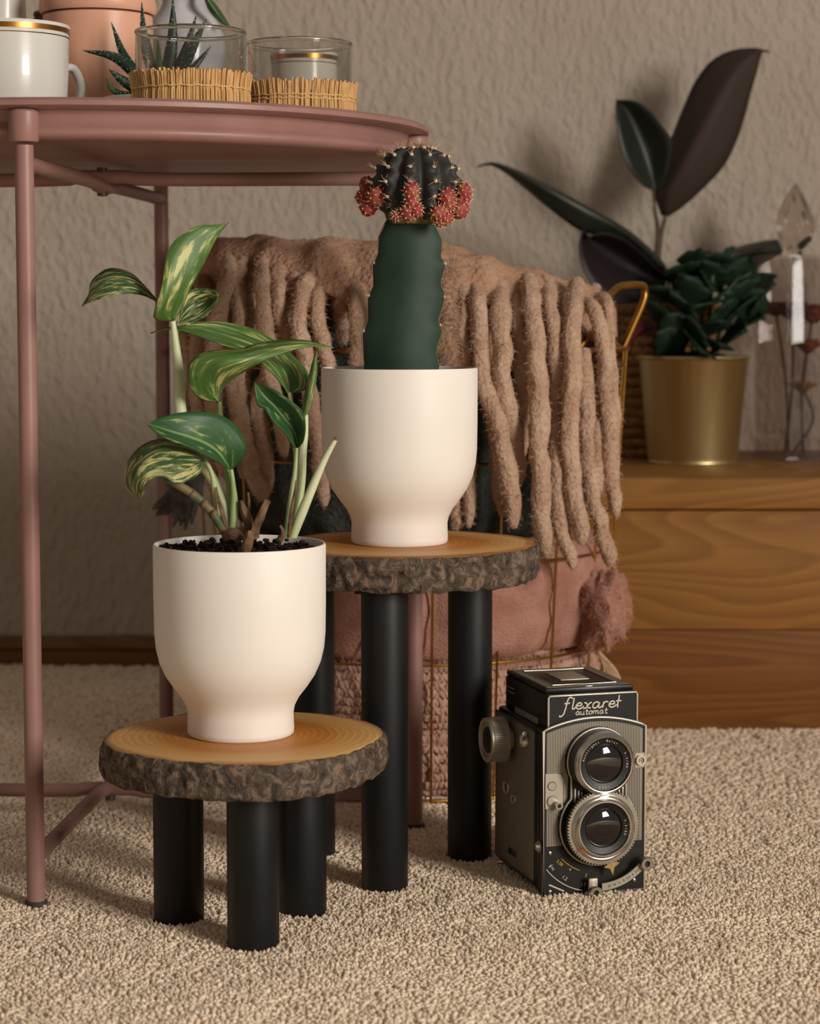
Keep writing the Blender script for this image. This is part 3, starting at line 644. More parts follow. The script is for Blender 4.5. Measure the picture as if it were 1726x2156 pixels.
gold = mat('gold_rim', (176, 122, 60), .3, 1.0)
porc = mat('porcelain', (212, 209, 202), .25, spec=.5, coat=.2, rgb2=(207, 203, 195), nscale=9)
def cup(px, Y, r, h, label, handle=None, group=None):
    c = at(px, 100, Y)
    t = thing('porcelain_cup', (c.x, Y, TZ), label, 'cup')
    prof = [(0, 0), (.55*r, 0), (.60*r, .003), (.72*r, .006), (.86*r, .016), (.94*r, .030), (.97*r, .05), (.985*r, h-.006), (1.01*r, h-.001), (.995*r, h), (.96*r, h-.002), (.94*r, .05), (.88*r, .028), (.7*r, .012), (0, .009)]
    mb = MB(); mb.lathe(prof, 72, (c.x, Y, TZ)); mb.build('cup_body', porc, t, 60)
    for z0, z1, q in ((h-.0058, h-.0024, .995), (h-.0088, h-.0082, .986)):
        mb = MB(); rr_ = r*q; mb.ring([(rr_-.0008, z0), (rr_+.0002, z0), (rr_+.0004, z1), (rr_-.0008, z1)], 72, (c.x, Y, TZ)); mb.build('gold_band', gold, t)
    if handle is not None:
        a = handle; d = Vector((math.cos(a), math.sin(a), 0)); b = Vector((c.x, Y, TZ))
        P = [b+d*(r*.9)+Vector((0, 0, h*.66)), b+d*(r*1.20)+Vector((0, 0, h*.70)), b+d*(r*1.36)+Vector((0, 0, h*.56)), b+d*(r*1.30)+Vector((0, 0, h*.38)), b+d*(r*1.12)+Vector((0, 0, h*.26)), b+d*(r*.9)+Vector((0, 0, h*.24))]
        mb = MB(); mb.tube(catmull(P, 24), .0042, 12, flat=.7); mb.build('handle', porc, t)
cup(14, 1.53, .0432, .0835, 'large white porcelain cup with gold band beside the peach pot', handle=R(40))
cup(640, 1.735, .0262, .088, 'small white cup with gold band behind the raffia tumbler')

# peach planter
c = at(207, 100, 1.70); k = m_px(1.70, .56)
t = thing('peach_planter', (c.x, 1.70, TZ), 'matte peach ceramic planter with overhanging collar on the tray', 'planter')
peach = mat('peach_ceramic', (232, 176, 146), .38, rgb2=(224, 166, 136), nscale=10, spec=.4)
zc = at(207, 36, 1.70).z-TZ
mb = MB(); mb.lathe([(0, 0), (78*k, 0), (82*k, .003), (98*k, .020), (110*k, .040), (115*k, zc-.01), (114*k, zc), (108*k, zc+.001), (104*k, zc-.002), (100*k, .04), (70*k, .01), (0, .008)], 72, (c.x, 1.70, TZ)); mb.build('planter_body', peach, t, 60)
mb = MB(); mb.lathe([(0, zc+.012), (100*k, zc+.0025), (118*k, zc+.0015), (122*k, zc+.004), (122*k, zc+.010), (116*k, zc+.018), (100*k, zc+.028), (88*k, zc+.036), (80*k, zc+.038), (76*k, zc+.034), (0, zc+.024)], 72, (c.x, 1.70, TZ)); mb.build('collar', peach, t, 60)

# haworthia in a low bowl
Yh = 1.606; c = at(312, 190, Yh)
t = thing('potted_haworthia', (c.x, Yh, TZ), 'dark spiky succulent with white dots in a low pale bowl', 'potted plant')
zb = at(312, 207, Yh).z-TZ; rb = 97*m_px(Yh, .55)
mb = MB(); mb.lathe([(0, 0), (rb*.7, 0), (rb*.8, .003), (rb*.95, zb*.6), (rb, zb-.001), (rb-.001, zb), (rb-.003, zb-.001), (rb-.004, zb*.6), (0, zb*.55)], 60, (c.x, Yh, TZ)); mb.build('bowl', glaze, t, 60)
mb = MB(); mb.lathe([(rb-.004, zb*.6), (rb-.004, zb-.006), (rb*.5, zb-.003), (0, zb-.002)], 40, (c.x, Yh, TZ)); mb.build('soil', soil_m, t)
haw_m = mat('haworthia_leaf', (26, 46, 38), .45, rgb2=(40, 64, 50), nscale=40); haw_l = mat('haworthia_leaf_pale', (74, 104, 54), .5, rgb2=(96, 122, 66), nscale=40)
dotw = mat('leaf_tubercle', (186, 188, 170), .7)
for (bx, by, mx_, my, tx, ty, r0, dy, m_) in ((325, 195, 250, 125, 174, 106, 13, -.004, haw_m), (325, 196, 268, 130, 234, 47, 12, .006, haw_m), (330, 190, 305, 90, 298, 4, 11, .016, haw_m), (345, 190, 362, 90, 364, -8, 14, .0, haw_m), (355, 190, 392, 100, 415, 28, 10, .014, haw_m),
                                   (360, 192, 405, 100, 435, 38, 13, -.012, haw_m), (360, 196, 410, 140, 444, 97, 9, .012, haw_m), (320, 200, 262, 172, 229, 145, 13, -.024, haw_m), (300, 204, 240, 192, 222, 160, 7, -.022, haw_l), (300, 206, 262, 198, 236, 182, 6, -.026, haw_m), (335, 195, 318, 130, 312, 70, 10, -.014, haw_m), (345, 195, 336, 140, 332, 70, 8, -.02, haw_l)):
    ns = 16; P = catmull([at(bx, by, Yh), at(mx_, my, Yh+dy*.6), at(tx, ty, Yh+dy)], ns); kk = m_px(Yh, .57)
    rad = [r0*kk*(.8+.35*math.sin(min(1, u*2.2)*math.pi/2))*(1-u**1.8)+.0002 for u in [i/(ns-1) for i in range(ns)]]
    mb = MB(); mb.tube(P, rad, 12, flat=.75, up=(0, 1, 0)); o = mb.build('leaf', m_, t)
    if m_ is haw_m:
        mb = MB(); rn = random.Random(int(tx*3+ty))
        for i in range(2, ns-1):
            for q in range(7):
                u = Vector(P[i]).lerp(Vector(P[min(i+1, ns-1)]), rn.random()); tn = Vector(P[i])-Vector(P[i-1]); tn.normalize()
                sd = tn.cross(Vector((0, 1, 0))).normalized(); bb = sd.cross(tn); aa = rn.uniform(0, 6.28)
                d = sd*math.cos(aa)+bb*math.sin(aa)*.75; mb.ell(u+d*rad[i]*.98, (.0004, .0004, .0004), 5, 3)
        mb.build('tubercles', dotw, o, kind='stuff')

# grey vase with trailing leaf
Yv = 1.765; c = at(388, 60, Yv); k = m_px(Yv, .57)
vz = lambda y: at(388, y, Yv).z-TZ
t = thing('grey_vase', (c.x, Yv, TZ), 'pale grey marbled vase with a hanging green leaf', 'vase')
mb = MB(); mb.lathe([(0, 0), (60*k, 0), (66*k, .003), (80*k, vz(150)), (86*k, vz(105)), (84*k, vz(75)), (70*k, vz(45)), (52*k, vz(22)), (46*k, vz(8)), (45*k, vz(-12)), (49*k, vz(-30)), (46*k, vz(-32)), (41*k, vz(-10)), (42*k, vz(8)), (76*k, vz(80)), (0, .012)], 64, (c.x, Yv, TZ))
mb.build('vase_body', mat('grey_marble', (176, 176, 182), .2, rgb2=(214, 212, 214), nscale=28, detail=8, ramp=(.4, .62), coat=.3), t, 60)
leaf('leaf', [(400, -38, Yv), (428, -5, Yv-.03), (440, 22, Yv-.035), (462, 46, Yv-.03), (484, 58, Yv-.03)], [(402, -38, Yv), (432, -6, Yv-.036), (450, 18, Yv-.04), (468, 42, Yv-.036), (484, 58, Yv-.03)], [(405, -40, Yv), (442, -4, Yv-.03), (462, 20, Yv-.034), (476, 42, Yv-.03), (485, 57, Yv-.03)], lf_c, t)
leaf('leaf', [(395, -34, Yv-.01), (360, -14, Yv-.03), (330, -2, Yv-.04), (306, 2, Yv-.04)], [(395, -36, Yv-.01), (362, -20, Yv-.04), (330, -8, Yv-.046), (306, 2, Yv-.04)], [(395, -40, Yv-.01), (362, -30, Yv-.03), (330, -14, Yv-.04), (306, 2, Yv-.04)], lf_a, t)
# tall white vase and woven bottle behind the cup, cut by the top edge
c = at(0, 20, 1.72); k = m_px(1.72, .58)
t = thing('white_vase', (c.x, 1.72, TZ), 'plain white cylinder vase standing behind the gold-banded cup', 'vase')
mb = MB(); mb.lathe([(0, 0), (46*k, 0), (52*k, .003), (54*k, .05), (54*k, .128), (53*k, .13), (50*k, .128), (50*k, .02), (0, .01)], 56, (c.x, 1.72, TZ)); mb.build('vase_body', porc, t, 60)
c = at(102, 20, 1.795); k = m_px(1.795, .58)
t = thing('woven_bottle', (c.x, 1.795, TZ), 'brown woven rope bottle between white vase and peach planter', 'bottle')
rope_b = mat('brown_rope', (112, 84, 52), .85, rgb2=(84, 60, 36), nscale=300, bump=.6, bscale=500)
mb = MB(); pts = []
nt_ = 26
for i in range(nt_*28):
    u = i/(nt_*28); a = i/28*2*math.pi; rr_ = (30+14*math.sin(min(1, u*1.25)*math.pi))*k if u < .75 else (30+14*math.sin(.9375*math.pi)-(u-.75)*30)*k
    pts.append((c.x+rr_*math.cos(a), 1.795+rr_*math.sin(a), TZ+.003+.125*u))
mb.tube(pts, .0026, 6); mb.build('rope_coil', rope_b, t)
mb = MB(); mb.lathe([(0, .001), (28*k, .001), (42*k, .05), (30*k, .10), (18*k, .13), (0, .13)], 30, (c.x, 1.795, TZ)); mb.build('bottle_core', mat('bottle_core', (70, 52, 34), .8), t)

# ------------------------------------------------------------------ wire basket with throws
BC = Vector((.0, 1.885)); BZ = at(1000, 740, 1.70).z
brass = mat('brass_wire', (176, 130, 60), .35, 1.0, rgb2=(160, 116, 50), nscale=60)
bk = thing('wire_basket', (BC.x, BC.y, 0), 'round gold wire basket on the carpet stuffed with throws', 'basket')
def BR(z): return .165+(.186-.165)*z/BZ
def bp_(a, z, d=0): return (BC.x+(BR(z)+d)*math.cos(a), BC.y+(BR(z)+d)*math.sin(a), z)
for z, rr_ in ((.004, .0018), (.115, .0012), (.195, .0012), (.275, .0012), (BZ-.014, .0012), (BZ, .0024)):
    mb = MB(); mb.tube([bp_(2*math.pi*i/96, z) for i in range(96)], rr_, 8, closed=True); mb.build('hoop_wire', brass, bk)
for i in range(20):
    a = R(-90)+2*math.pi*(i+.32)/20; mb = MB(); mb.tube([bp_(a, .004+(BZ-.004)*q/4, .0008) for q in range(5)], .0011, 6); mb.build('upright_wire', brass, bk)
mb = MB()
for q in (-1, 0, 1): mb.tube([(BC.x-.16*math.sqrt(1-(q*.5)**2), BC.y+q*.08, .004), (BC.x+.16*math.sqrt(1-(q*.5)**2), BC.y+q*.08, .004)], .0012, 6)
mb.build('base_wire', brass, bk, kind='stuff')
# bail handle on the right hand side
h0 = at(1218, 738, 1.79); h1 = at(1308, 738, 1.845)
hp = [h0, at(1262, 655, 1.80), at(1284, 622, 1.81), at(1304, 604, 1.82), at(1330, 600, 1.83), at(1352, 601, 1.845), at(1357, 612, 1.85), at(1352, 640, 1.85), at(1310, 736, 1.85)]
mb = MB(); mb.tube(catmull(hp, 50), .0030, 12); mb.build('handle', brass, bk)

wool = mat('mohair_throw', (196, 166, 142), .95, rgb2=(178, 144, 120), nscale=55, bump=.9, bscale=330, bdist=.003, sheen=.5, spec=.1)
wool_d = mat('mohair_body', (186, 150, 124), .95, rgb2=(168, 130, 106), nscale=40, bump=1, bscale=240, bdist=.004, sheen=.5, spec=.1)
wool_f = mat('mohair_fibre', (206, 174, 148), .95, rgb2=(186, 150, 124), nscale=90, spec=.1)
def fuzz(o, mb, n, l0, l1, m_, parent, seed):
    """loose fibres standing off a woollen surface, as slim tapering blades in one mesh"""
    me = o.data; rn = random.Random(seed*13+1); np_ = len(me.polygons); vv = []; ff = []
    ar = np.array([p.area for p in me.polygons]); cum = np.cumsum(ar)/ar.sum()
    for q in range(n):
        p = me.polygons[min(np_-1, int(np.searchsorted(cum, rn.random())))]; c = Vector(p.center); nr = Vector(p.normal)
        if (c-cam.location).dot(nr) > .35: continue
        d = (nr*rn.uniform(.25, .9)+Vector((rn.uniform(-1, 1), rn.uniform(-1, 1), rn.uniform(-1.2, .5)))).normalized(); L_ = rn.uniform(l0, l1)
        e = d.cross(Vector((rn.uniform(-1, 1), rn.uniform(-1, 1), rn.uniform(-1, 1)))).normalized()*.00016
        c = c+Vector((rn.uniform(-1, 1), rn.uniform(-1, 1), rn.uniform(-1, 1)))*.0012
        m1 = c+d*L_*.5+Vector((rn.uniform(-1, 1), rn.uniform(-1, 1), rn.uniform(-1, .3)))*L_*.22; t_ = c+d*L_+Vector((rn.uniform(-1, 1), rn.uniform(-1, 1), rn.uniform(-1.4, .2)))*L_*.5
        k_ = len(vv); vv += [c-nr*.001-e, c-nr*.001+e, m1+e*.8, m1-e*.8, t_]; ff += [(k_, k_+1, k_+2, k_+3), (k_+3, k_+2, k_+4)]
    mf = bpy.data.meshes.new('fuzz'); mf.from_pydata([tuple(v) for v in vv], [], ff); mf.update(); return put('fuzz', mf, m_, parent, kind='stuff')
th_ = thing('fringed_throw', (BC.x, BC.y, BZ), 'fluffy dusty beige throw with thick tassel fringe hanging over the basket', 'blanket')
# body: front edge (where tassels start), over the crown, to the back
front_e = [(395, 640), (450, 585), (520, 570), (580, 560), (640, 590), (710, 585), (780, 600), (860, 590), (940, 590), (1010, 610), (1075, 620), (1130, 635), (1180, 640), (1235, 650), (1285, 668), (1300, 690)]
crown = [(405, 560), (440, 512), (500, 497), (580, 500), (650, 499), (720, 503), (790, 508), (860, 510), (930, 514), (990, 528), (1050, 548), (1110, 568), (1170, 582), (1230, 604), (1275, 630), (1296, 664)]
n = 90
fe = catmull([(x, y, 0) for x, y in front_e], n); cr = catmull([(x, y, 0) for x, y in crown], n)
rows = []
for u in [i/30 for i in range(31)]:
    row = []
    for j in range(n):
        s_ = (j/(n-1)*2-1); edge = 1-abs(s_)**3
        yf = 1.700+.10*abs(s_)**2.2; yb = 1.80+.045*abs(s_)**2
        pf = at(fe[j][0], fe[j][1]+34+14*math.sin(j*.62), yf); pc = at(cr[j][0], cr[j][1], yb)
        if u < .55:
            q = u/.55; p = pf.lerp(pc, q); p.z += math.sin(q*math.pi)*.012; p.y -= math.sin(q*math.pi)*.02*edge
        else:
            q = (u-.55)/.45; p = pc+Vector((0, .16*math.sin(q*1.57)*(.35+.65*edge), -.005-.085*(q**2)))
        w = noise.noise(Vector((p.x*26, p.y*26, p.z*26)))*.007+noise.noise(Vector((p.x*70, p.y*70, p.z*70)))*.0035
        p = p+Vector((0, -.6, .7))*w
        row.append(p)
    rows.append(row)
bodymb = mb = MB(); mb.grid(rows); o = mb.build('throw_body', wool_d, th_, 80)
md = o.modifiers.new('thickness', 'SOLIDIFY'); md.thickness = .012; md.offset = -1
TR4 = lambda x, y: (900+x/2.838, 490+y/2.838)
TL4 = lambda x, y: (380+x/3.171, 470+y/3.171)
strands = [(TR4, [(130, 190, 1.69), (112, 400, 1.685), (118, 620, 1.685), (130, 850, 1.69), (150, 1200, 1.69)], 46), (TR4, [(205, 240, 1.70), (222, 600, 1.69), (228, 850, 1.695), (240, 1200, 1.70), (250, 1760, 1.70)], 42),
 (TR4, [(285, 290, 1.69), (312, 600, 1.68), (332, 850, 1.68), (405, 1100, 1.675), (452, 1300, 1.675), (492, 1500, 1.675), (515, 1765, 1.68)], 52), (TR4, [(430, 330, 1.69), (440, 600, 1.68), (442, 850, 1.678), (478, 1040, 1.68), (520, 1250, 1.69), (545, 1500, 1.69)], 56),
 (TR4, [(525, 370, 1.70), (560, 700, 1.70), (572, 1000, 1.70), (560, 1350, 1.70)], 46), (TR4, [(610, 330, 1.69), (648, 700, 1.68), (662, 1000, 1.675), (672, 1300, 1.67), (682, 1600, 1.67), (705, 1935, 1.675)], 56),
 (TR4, [(715, 330, 1.71), (752, 600, 1.70), (762, 900, 1.70), (772, 1200, 1.695), (772, 1500, 1.69), (800, 1760, 1.69), (868, 2010, 1.69)], 46), (TR4, [(880, 350, 1.70), (862, 700, 1.69), (858, 1000, 1.685), (850, 1300, 1.685), (862, 1500, 1.685), (902, 1700, 1.685), (920, 1860, 1.69)], 52),
 (TR4, [(930, 400, 1.745), (1000, 480, 1.735), (1046, 640, 1.725), (1062, 900, 1.72), (1088, 1200, 1.715), (1096, 1450, 1.715), (1128, 1695, 1.715)], 46), (TR4, [(1000, 370, 1.78), (1072, 430, 1.765), (1092, 700, 1.755), (1112, 1000, 1.75), (1110, 1300, 1.75), (1098, 1560, 1.75)], 36),
 (TR4, [(940, 700, 1.73), (950, 1100, 1.71), (962, 1400, 1.705), (1002, 1650, 1.70), (1062, 1850, 1.70), (1095, 1995, 1.70)], 46), (TR4, [(1020, 900, 1.735), (1010, 1300, 1.715), (1022, 1560, 1.71)], 38), (TR4, [(160, 1200, 1.70), (165, 1500, 1.70), (170, 1770, 1.705)], 28),
 (TR4, [(800, 400, 1.72), (805, 800, 1.715), (815, 1200, 1.71), (815, 1600, 1.71)], 40), (TR4, [(640, 900, 1.71), (730, 1300, 1.705), (740, 1650, 1.70)], 38), (TR4, [(360, 400, 1.71), (370, 700, 1.705), (380, 1000, 1.70), (420, 1400, 1.70), (440, 1700, 1.70)], 40),
 (TL4, [(330, 300, 1.70), (272, 550, 1.69), (240, 760, 1.685), (225, 950, 1.685), (240, 1300, 1.69), (300, 1700, 1.69)], 54), (TL4, [(400, 310, 1.71), (392, 600, 1.70), (385, 850, 1.70), (380, 1200, 1.70), (420, 1700, 1.70)], 52),
 (TL4, [(540, 280, 1.70), (548, 480, 1.69), (560, 650, 1.688), (585, 800, 1.688), (600, 1000, 1.69), (650, 1250, 1.69), (700, 1560, 1.69)], 50), (TL4, [(650, 280, 1.71), (648, 500, 1.70), (682, 700, 1.70), (718, 850, 1.70), (730, 1000, 1.70)], 46),
 (TL4, [(860, 340, 1.70), (802, 540, 1.69), (790, 700, 1.686), (822, 860, 1.685), (850, 1030, 1.685), (880, 1250, 1.69), (930, 1600, 1.69), (960, 1890, 1.69)], 52), (TL4, [(935, 370, 1.71), (912, 600, 1.70), (948, 800, 1.70), (990, 960, 1.70), (985, 1300, 1.70)], 50),
 (TL4, [(1170, 380, 1.70), (1188, 600, 1.69), (1190, 800, 1.69), (1196, 1000, 1.69), (1190, 1400, 1.69)], 54), (TL4, [(480, 300, 1.72), (470, 600, 1.71), (430, 900, 1.71), (400, 1300, 1.705)], 46), (TL4, [(760, 300, 1.72), (750, 560, 1.715), (700, 800, 1.71), (520, 1200, 1.70), (540, 1500, 1.70), (590, 1810, 1.70)], 60),
 (TL4, [(150, 420, 1.73), (130, 700, 1.71), (110, 1050, 1.70), (170, 1400, 1.70), (230, 1800, 1.70)], 50), (TL4, [(300, 1000, 1.70), (390, 1250, 1.695), (450, 1550, 1.69), (560, 1850, 1.69)], 60), (TL4, [(60, 500, 1.76), (40, 800, 1.74), (30, 1200, 1.73), (60, 1600, 1.73)], 44), (TL4, [(1060, 400, 1.71), (1075, 640, 1.72), (1090, 800, 1.73)], 40)]
fz = random.Random(11)
for i, (T, pts, r) in enumerate(strands):
    sc = m_px(1.69)/(2.838 if T is TR4 else 3.171); ns = 46
    if pts[0][1] < 600: pts = [(pts[0][0]+fz.uniform(-12, 12), pts[0][1]-40, pts[0][2]+.055), (pts[0][0], pts[0][1]+20, pts[0][2]+.034)]+[(pts[0][0]*.5+pts[1][0]*.5, pts[0][1]*.6+pts[1][1]*.4, pts[0][2]+.006)]+pts[1:]
    P = catmull([at(*T(p[0], p[1]), p[2]) for p in pts], ns)
    P = [Vector(p)+Vector((noise.noise(Vector((i*3.1, q*.23, 0))), noise.noise(Vector((i*3.1, q*.23, 5))), 0))*.0022 for q, p in enumerate(P)]
    rad = [r*sc*(1.04+.16*noise.noise(Vector((i*2.7, q*.3, 2))))*(1 if q < ns-4 else (.96, .86, .68, .36)[q-ns+4]) for q in range(ns)]
    mb = MB(); mb.tube(P, rad, 16, wob=.28, seed=i); o = mb.build('tassel', wool, th_, 80); fuzz(o, mb, 2400, .0015, .0045, wool_f, o, i)
fuzz(th_.children[0], bodymb, 15000, .003, .008, wool_f, th_.children[0], 99)

# grey green blanket, pink roll and chunky knit inside the basket
def drum(name, z0, z1, rr0, m, parent, seed, amp=.006, lobes=0, ph0=0, nz=26, na=140, x0=-180, x1=180):
    rows = []
    for i in range(nz+1):
        u = i/nz; row = []
        for j in range(na):
            a = 2*math.pi*j/na
            pr = math.sin(math.pi*min(1, max(0, u)))**.35 if 0 < u < 1 else 0
            d = Vector((math.cos(a)*5+seed, math.sin(a)*5, u*2.2)); r = rr0*(.80+.20*pr)+amp*noise.noise(d)+amp*.5*noise.noise(d*2.4)
            if lobes: r -= .010*abs(math.cos(lobes*(a-ph0)/2))**10*pr
            row.append((BC.x+r*math.cos(a), BC.y+r*math.sin(a), z0+(z1-z0)*u+(amp*.5*noise.noise(d*1.3) if 0 < u < 1 else 0)))
        rows.append(row)
    mb = MB(); mb.grid(rows, True); mb.f.append(tuple(range(na))[::-1]); mb.f.append(tuple(range(nz*na, nz*na+na))); return mb.build(name, m, parent, 80)
zk = at(900, 1392, 1.712).z; zp = at(900, 1205, 1.71).z
pinkw = mat('pink_knit', (184, 138, 120), .95, rgb2=(164, 116, 100), nscale=45, bump=1, bscale=420, bdist=.002, sheen=.4, spec=.1, bstretch=(1, 1, 1.6))
t = thing('pink_throw', (BC.x, BC.y, zk), 'soft pink knitted throw bulging through the basket wires under the tassels', 'blanket')
drum('throw_fold', zk-.004, zp+.016, .182, pinkw, t, 4, .007, lobes=10, ph0=R(-90+18*.32))
# loose pink end spilling over the right side
mb = MB(); cS = at(1262, 1275, 1.80)
mb.ell(cS, (.022, .045, .036), 40, 28, fn=lambda d: 1+.34*noise.noise(d*1.7+Vector((3, 1, 2)))+.16*noise.noise(d*5)); mb.build('throw_end', pinkw, t, 80); pink_f = mat('pink_fibre', (206, 158, 138), .95, rgb2=(188, 136, 118), nscale=90, spec=.1)
for i_, q_ in enumerate(list(t.children)): fuzz(q_, None, (7000, 2400)[i_], .002, .005, pink_f, q_, 200+i_)
greyw = mat('grey_green_wool', (70, 74, 68), .95, rgb2=(48, 50, 48), nscale=40, bump=1, bscale=300, bdist=.003, sheen=.3, spec=.1)
t = thing('grey_throw', (BC.x, BC.y, zp+.02), 'dark grey green throw packed in the basket behind the tassels', 'blanket')
drum('throw_fold', zp+.018, BZ+.012, .160, greyw, t, 9, .012)
greyf = mat('grey_fringe_wool', (116, 112, 106), .95, rgb2=(84, 82, 78), nscale=90, bump=.8, bscale=400, sheen=.3, spec=.1)
gr_ = random.Random(8)
for i in range(13):
    x0 = 356+i*4.5; P = [at(398, 950, 1.80), at(x0+14, 1000, 1.785), at(x0+gr_.uniform(-4, 4), 1045, 1.775), at(318+i*7+gr_.uniform(-6, 6), 1075+i*3+gr_.uniform(-12, 14), 1.77)]
    mb = MB(); mb.tube(catmull(P, 18), [.0034]*13+[.0032, .003, .0026, .002, .0008], 8, wob=.5, seed=i); o = mb.build('tassel', greyf, t, 80); fuzz(o, mb, 220, .002, .006, greyf, o, 300+i)
# chunky knit: rows of interlocked stitches over two folded layers
knitw = mat('chunky_knit', (196, 158, 138), .95, rgb2=(176, 134, 114), nscale=60, bump=.8, bscale=500, bdist=.002, sheen=.3, spec=.1)
t = thing('chunky_knit_blanket', (BC.x, BC.y, 0), 'chunky knitted beige pink blanket folded in the bottom of the basket', 'blanket')
zm = at(900, 1560, 1.712).z
for z0, z1, sd in ((.006, zm, 1), (zm, zk, 2)):
    core = drum('fold', z0, z1, .158, knitw, t, sd, .002)
    mb = MB(); nz = max(3, int((z1-z0)/.0062)); na = 120
    for i in range(nz):
        for j in range(na):
            a = R(-180)+R(180)*(j+.5)/na
            if a < R(-165) or a > R(-8): continue
            u = (i+.5)/nz; z = z0+(z1-z0)*u; pr = math.sin(math.pi*u)**.35
            for s_ in (-1, 1):
                rr_ = .158*(.80+.20*pr)+.0045*(.6+.4*pr)+random.uniform(-.0012, .0012)
                a2 = a+s_*.0105
                c = Vector((BC.x+rr_*math.cos(a2), BC.y+rr_*math.sin(a2), z+random.uniform(-.0007, .0007)))
                M_ = Matrix.Rotation(a2, 3, 'Z') @ Matrix.Rotation(s_*R(32)+random.uniform(-.25, .25), 3, 'X')
                mb.ell(c, (.0030, .0024, .0048), 6, 5, M=M_)
    mb.build('stitches', knitw, t, 80, kind='stuff')
frs = mat('loose_yarn', (200, 170, 140), .95, rgb2=(176, 140, 110), nscale=80, bump=.6, bscale=400)
for i in range(6):
    p0 = at(1222+i*3, 1330+i*4, 1.80); mb = MB(); mb.tube(catmull([p0, p0+Vector((.010, -.004, -.010)), p0+Vector((.019+.001*i, -.002, -.026)), p0+Vector((.020+.002*i, 0, -.036-.002*i))], 14), .0014, 7); mb.build('loose_yarn', frs, t)

# ------------------------------------------------------------------ plants and glass box on the bench
zB = BENCH_Z
rope_m = mat('seagrass_rope', (156, 116, 76), .9, rgb2=(114, 80, 48), nscale=160, bump=.8, bscale=400, spec=.15)
Yr = 2.325; c = at(1392, 940, Yr); rub = thing('potted_rubber_plant', (c.x, Yr, zB), 'dark burgundy rubber plant in a coiled seagrass basket', 'potted plant')
ztop = at(1392, 640, Yr).z; nco = 15; rbk = 112*m_px(Yr, .3)
for i in range(nco):
    z = zB+.0055+(ztop-zB-.011)*i/(nco-1); rr_ = rbk*(.94+.07*math.sin(i/nco*2.6))
    mb = MB(); mb.tube([(c.x+rr_*math.cos(a), Yr+rr_*math.sin(a), z+.0008*math.sin(a*9+i)) for a in [2*math.pi*q/90 for q in range(90)]], [.0058*(1+.12*math.sin(q*2.1+i)) for q in range(90)], 8, closed=True); mb.build('rope_coil', rope_m, rub)
mb = MB(); mb.lathe([(0, .002), (rbk*.9, .002), (rbk*.93, ztop-zB-.03), (rbk*.9, ztop-zB-.02), (0, ztop-zB-.016)], 40, (c.x, Yr, zB)); mb.build('soil', soil_m, rub)
fic = leaf_mat('rubber_leaf', (28, 32, 28), (38, 42, 36), None, .6, .42, 1, 5, rib=(44, 46, 38)); fic_b = leaf_mat('rubber_leaf_back', (44, 33, 24), (52, 40, 29), None, .6, .7, 1, 5, rib=(58, 42, 30)); fic_p = leaf_mat('rubber_leaf_purple', (20, 12, 16), (30, 18, 22), None, .6, .5, 1, 5)
T5 = lambda x, y: (980+x/2.3137, 80+y/2.3137)
def fl(A, M_, B, m, **k): return leaf('leaf', A, M_, B, m, rub, T=T5, n=26, w=9, thick=.0012, **k)
G = 2.30
fl([(955, 865, G), (915, 740, G+.004), (945, 600, G+.008), (1000, 490, G+.01), (1060, 340, G+.01), (1120, 210, G+.008), (1200, 110, G+.004), (1300, 60, G), (1420, 50, G-.004), (1485, 72, G-.004)],
   [(970, 868, G), (985, 770, G-.012), (1050, 650, G-.02), (1110, 530, G-.024), (1170, 420, G-.024), (1230, 310, G-.022), (1290, 210, G-.018), (1350, 130, G-.012), (1430, 70, G-.006), (1485, 72, G-.004)],
   [(985, 870, G), (1060, 820, G-.002), (1170, 720, G-.004), (1260, 620, G-.004), (1320, 500, G-.004), (1360, 380, G-.004), (1390, 260, G-.004), (1420, 160, G-.004), (1448, 60, G-.004), (1485, 73, G-.004)], fic_b)
fl([(915, 745, G-.01), (860, 715, G-.02), (800, 640, G-.03), (760, 540, G-.034), (738, 430, G-.034), (732, 350, G-.03), (735, 304, G-.026)],
   [(925, 742, G-.01), (905, 650, G-.006), (885, 570, G-.006), (855, 490, G-.008), (820, 410, G-.012), (780, 345, G-.018), (733, 303, G-.026)],
   [(940, 740, G-.01), (985, 640, G-.02), (1000, 500, G-.03), (950, 420, G-.034), (890, 350, G-.034), (820, 308, G-.03), (730, 302, G-.026)], fic)
fl([(985, 1180, G-.02), (900, 1110, G-.03), (800, 1010, G-.05), (680, 965, G-.07), (560, 940, G-.08), (420, 840, G-.085), (300, 740, G-.085), (200, 660, G-.082), (120, 618, G-.08), (62, 628, G-.08)],
   [(992, 1174, G-.02), (930, 1090, G-.04), (830, 990, G-.06), (720, 910, G-.08), (590, 840, G-.092), (450, 765, G-.098), (320, 695, G-.098), (210, 640, G-.09), (130, 612, G-.084), (62, 626, G-.08)],
   [(998, 1170, G-.02), (960, 1090, G-.03), (870, 1000, G-.05), (760, 915, G-.065), (620, 838, G-.08), (470, 752, G-.085), (330, 680, G-.085), (215, 630, G-.08), (130, 606, G-.08), (60, 624, G-.08)], fic)
fl([(975, 1190, G-.03), (955, 1280, G-.05), (840, 1290, G-.07), (720, 1290, G-.09), (620, 1210, G-.1), (565, 1100, G-.1), (552, 1010, G-.095), (572, 930, G-.09)],
   [(985, 1180, G-.03), (940, 1180, G-.03), (860, 1140, G-.04), (780, 1090, G-.05), (700, 1040, G-.062), (640, 1000, G-.072), (600, 965, G-.08), (572, 930, G-.09)],
   [(990, 1170, G-.03), (930, 1120, G-.05), (850, 1040, G-.07), (770, 980, G-.085), (690, 952, G-.092), (630, 955, G-.095), (595, 975, G-.095), (574, 932, G-.09)], fic_p)
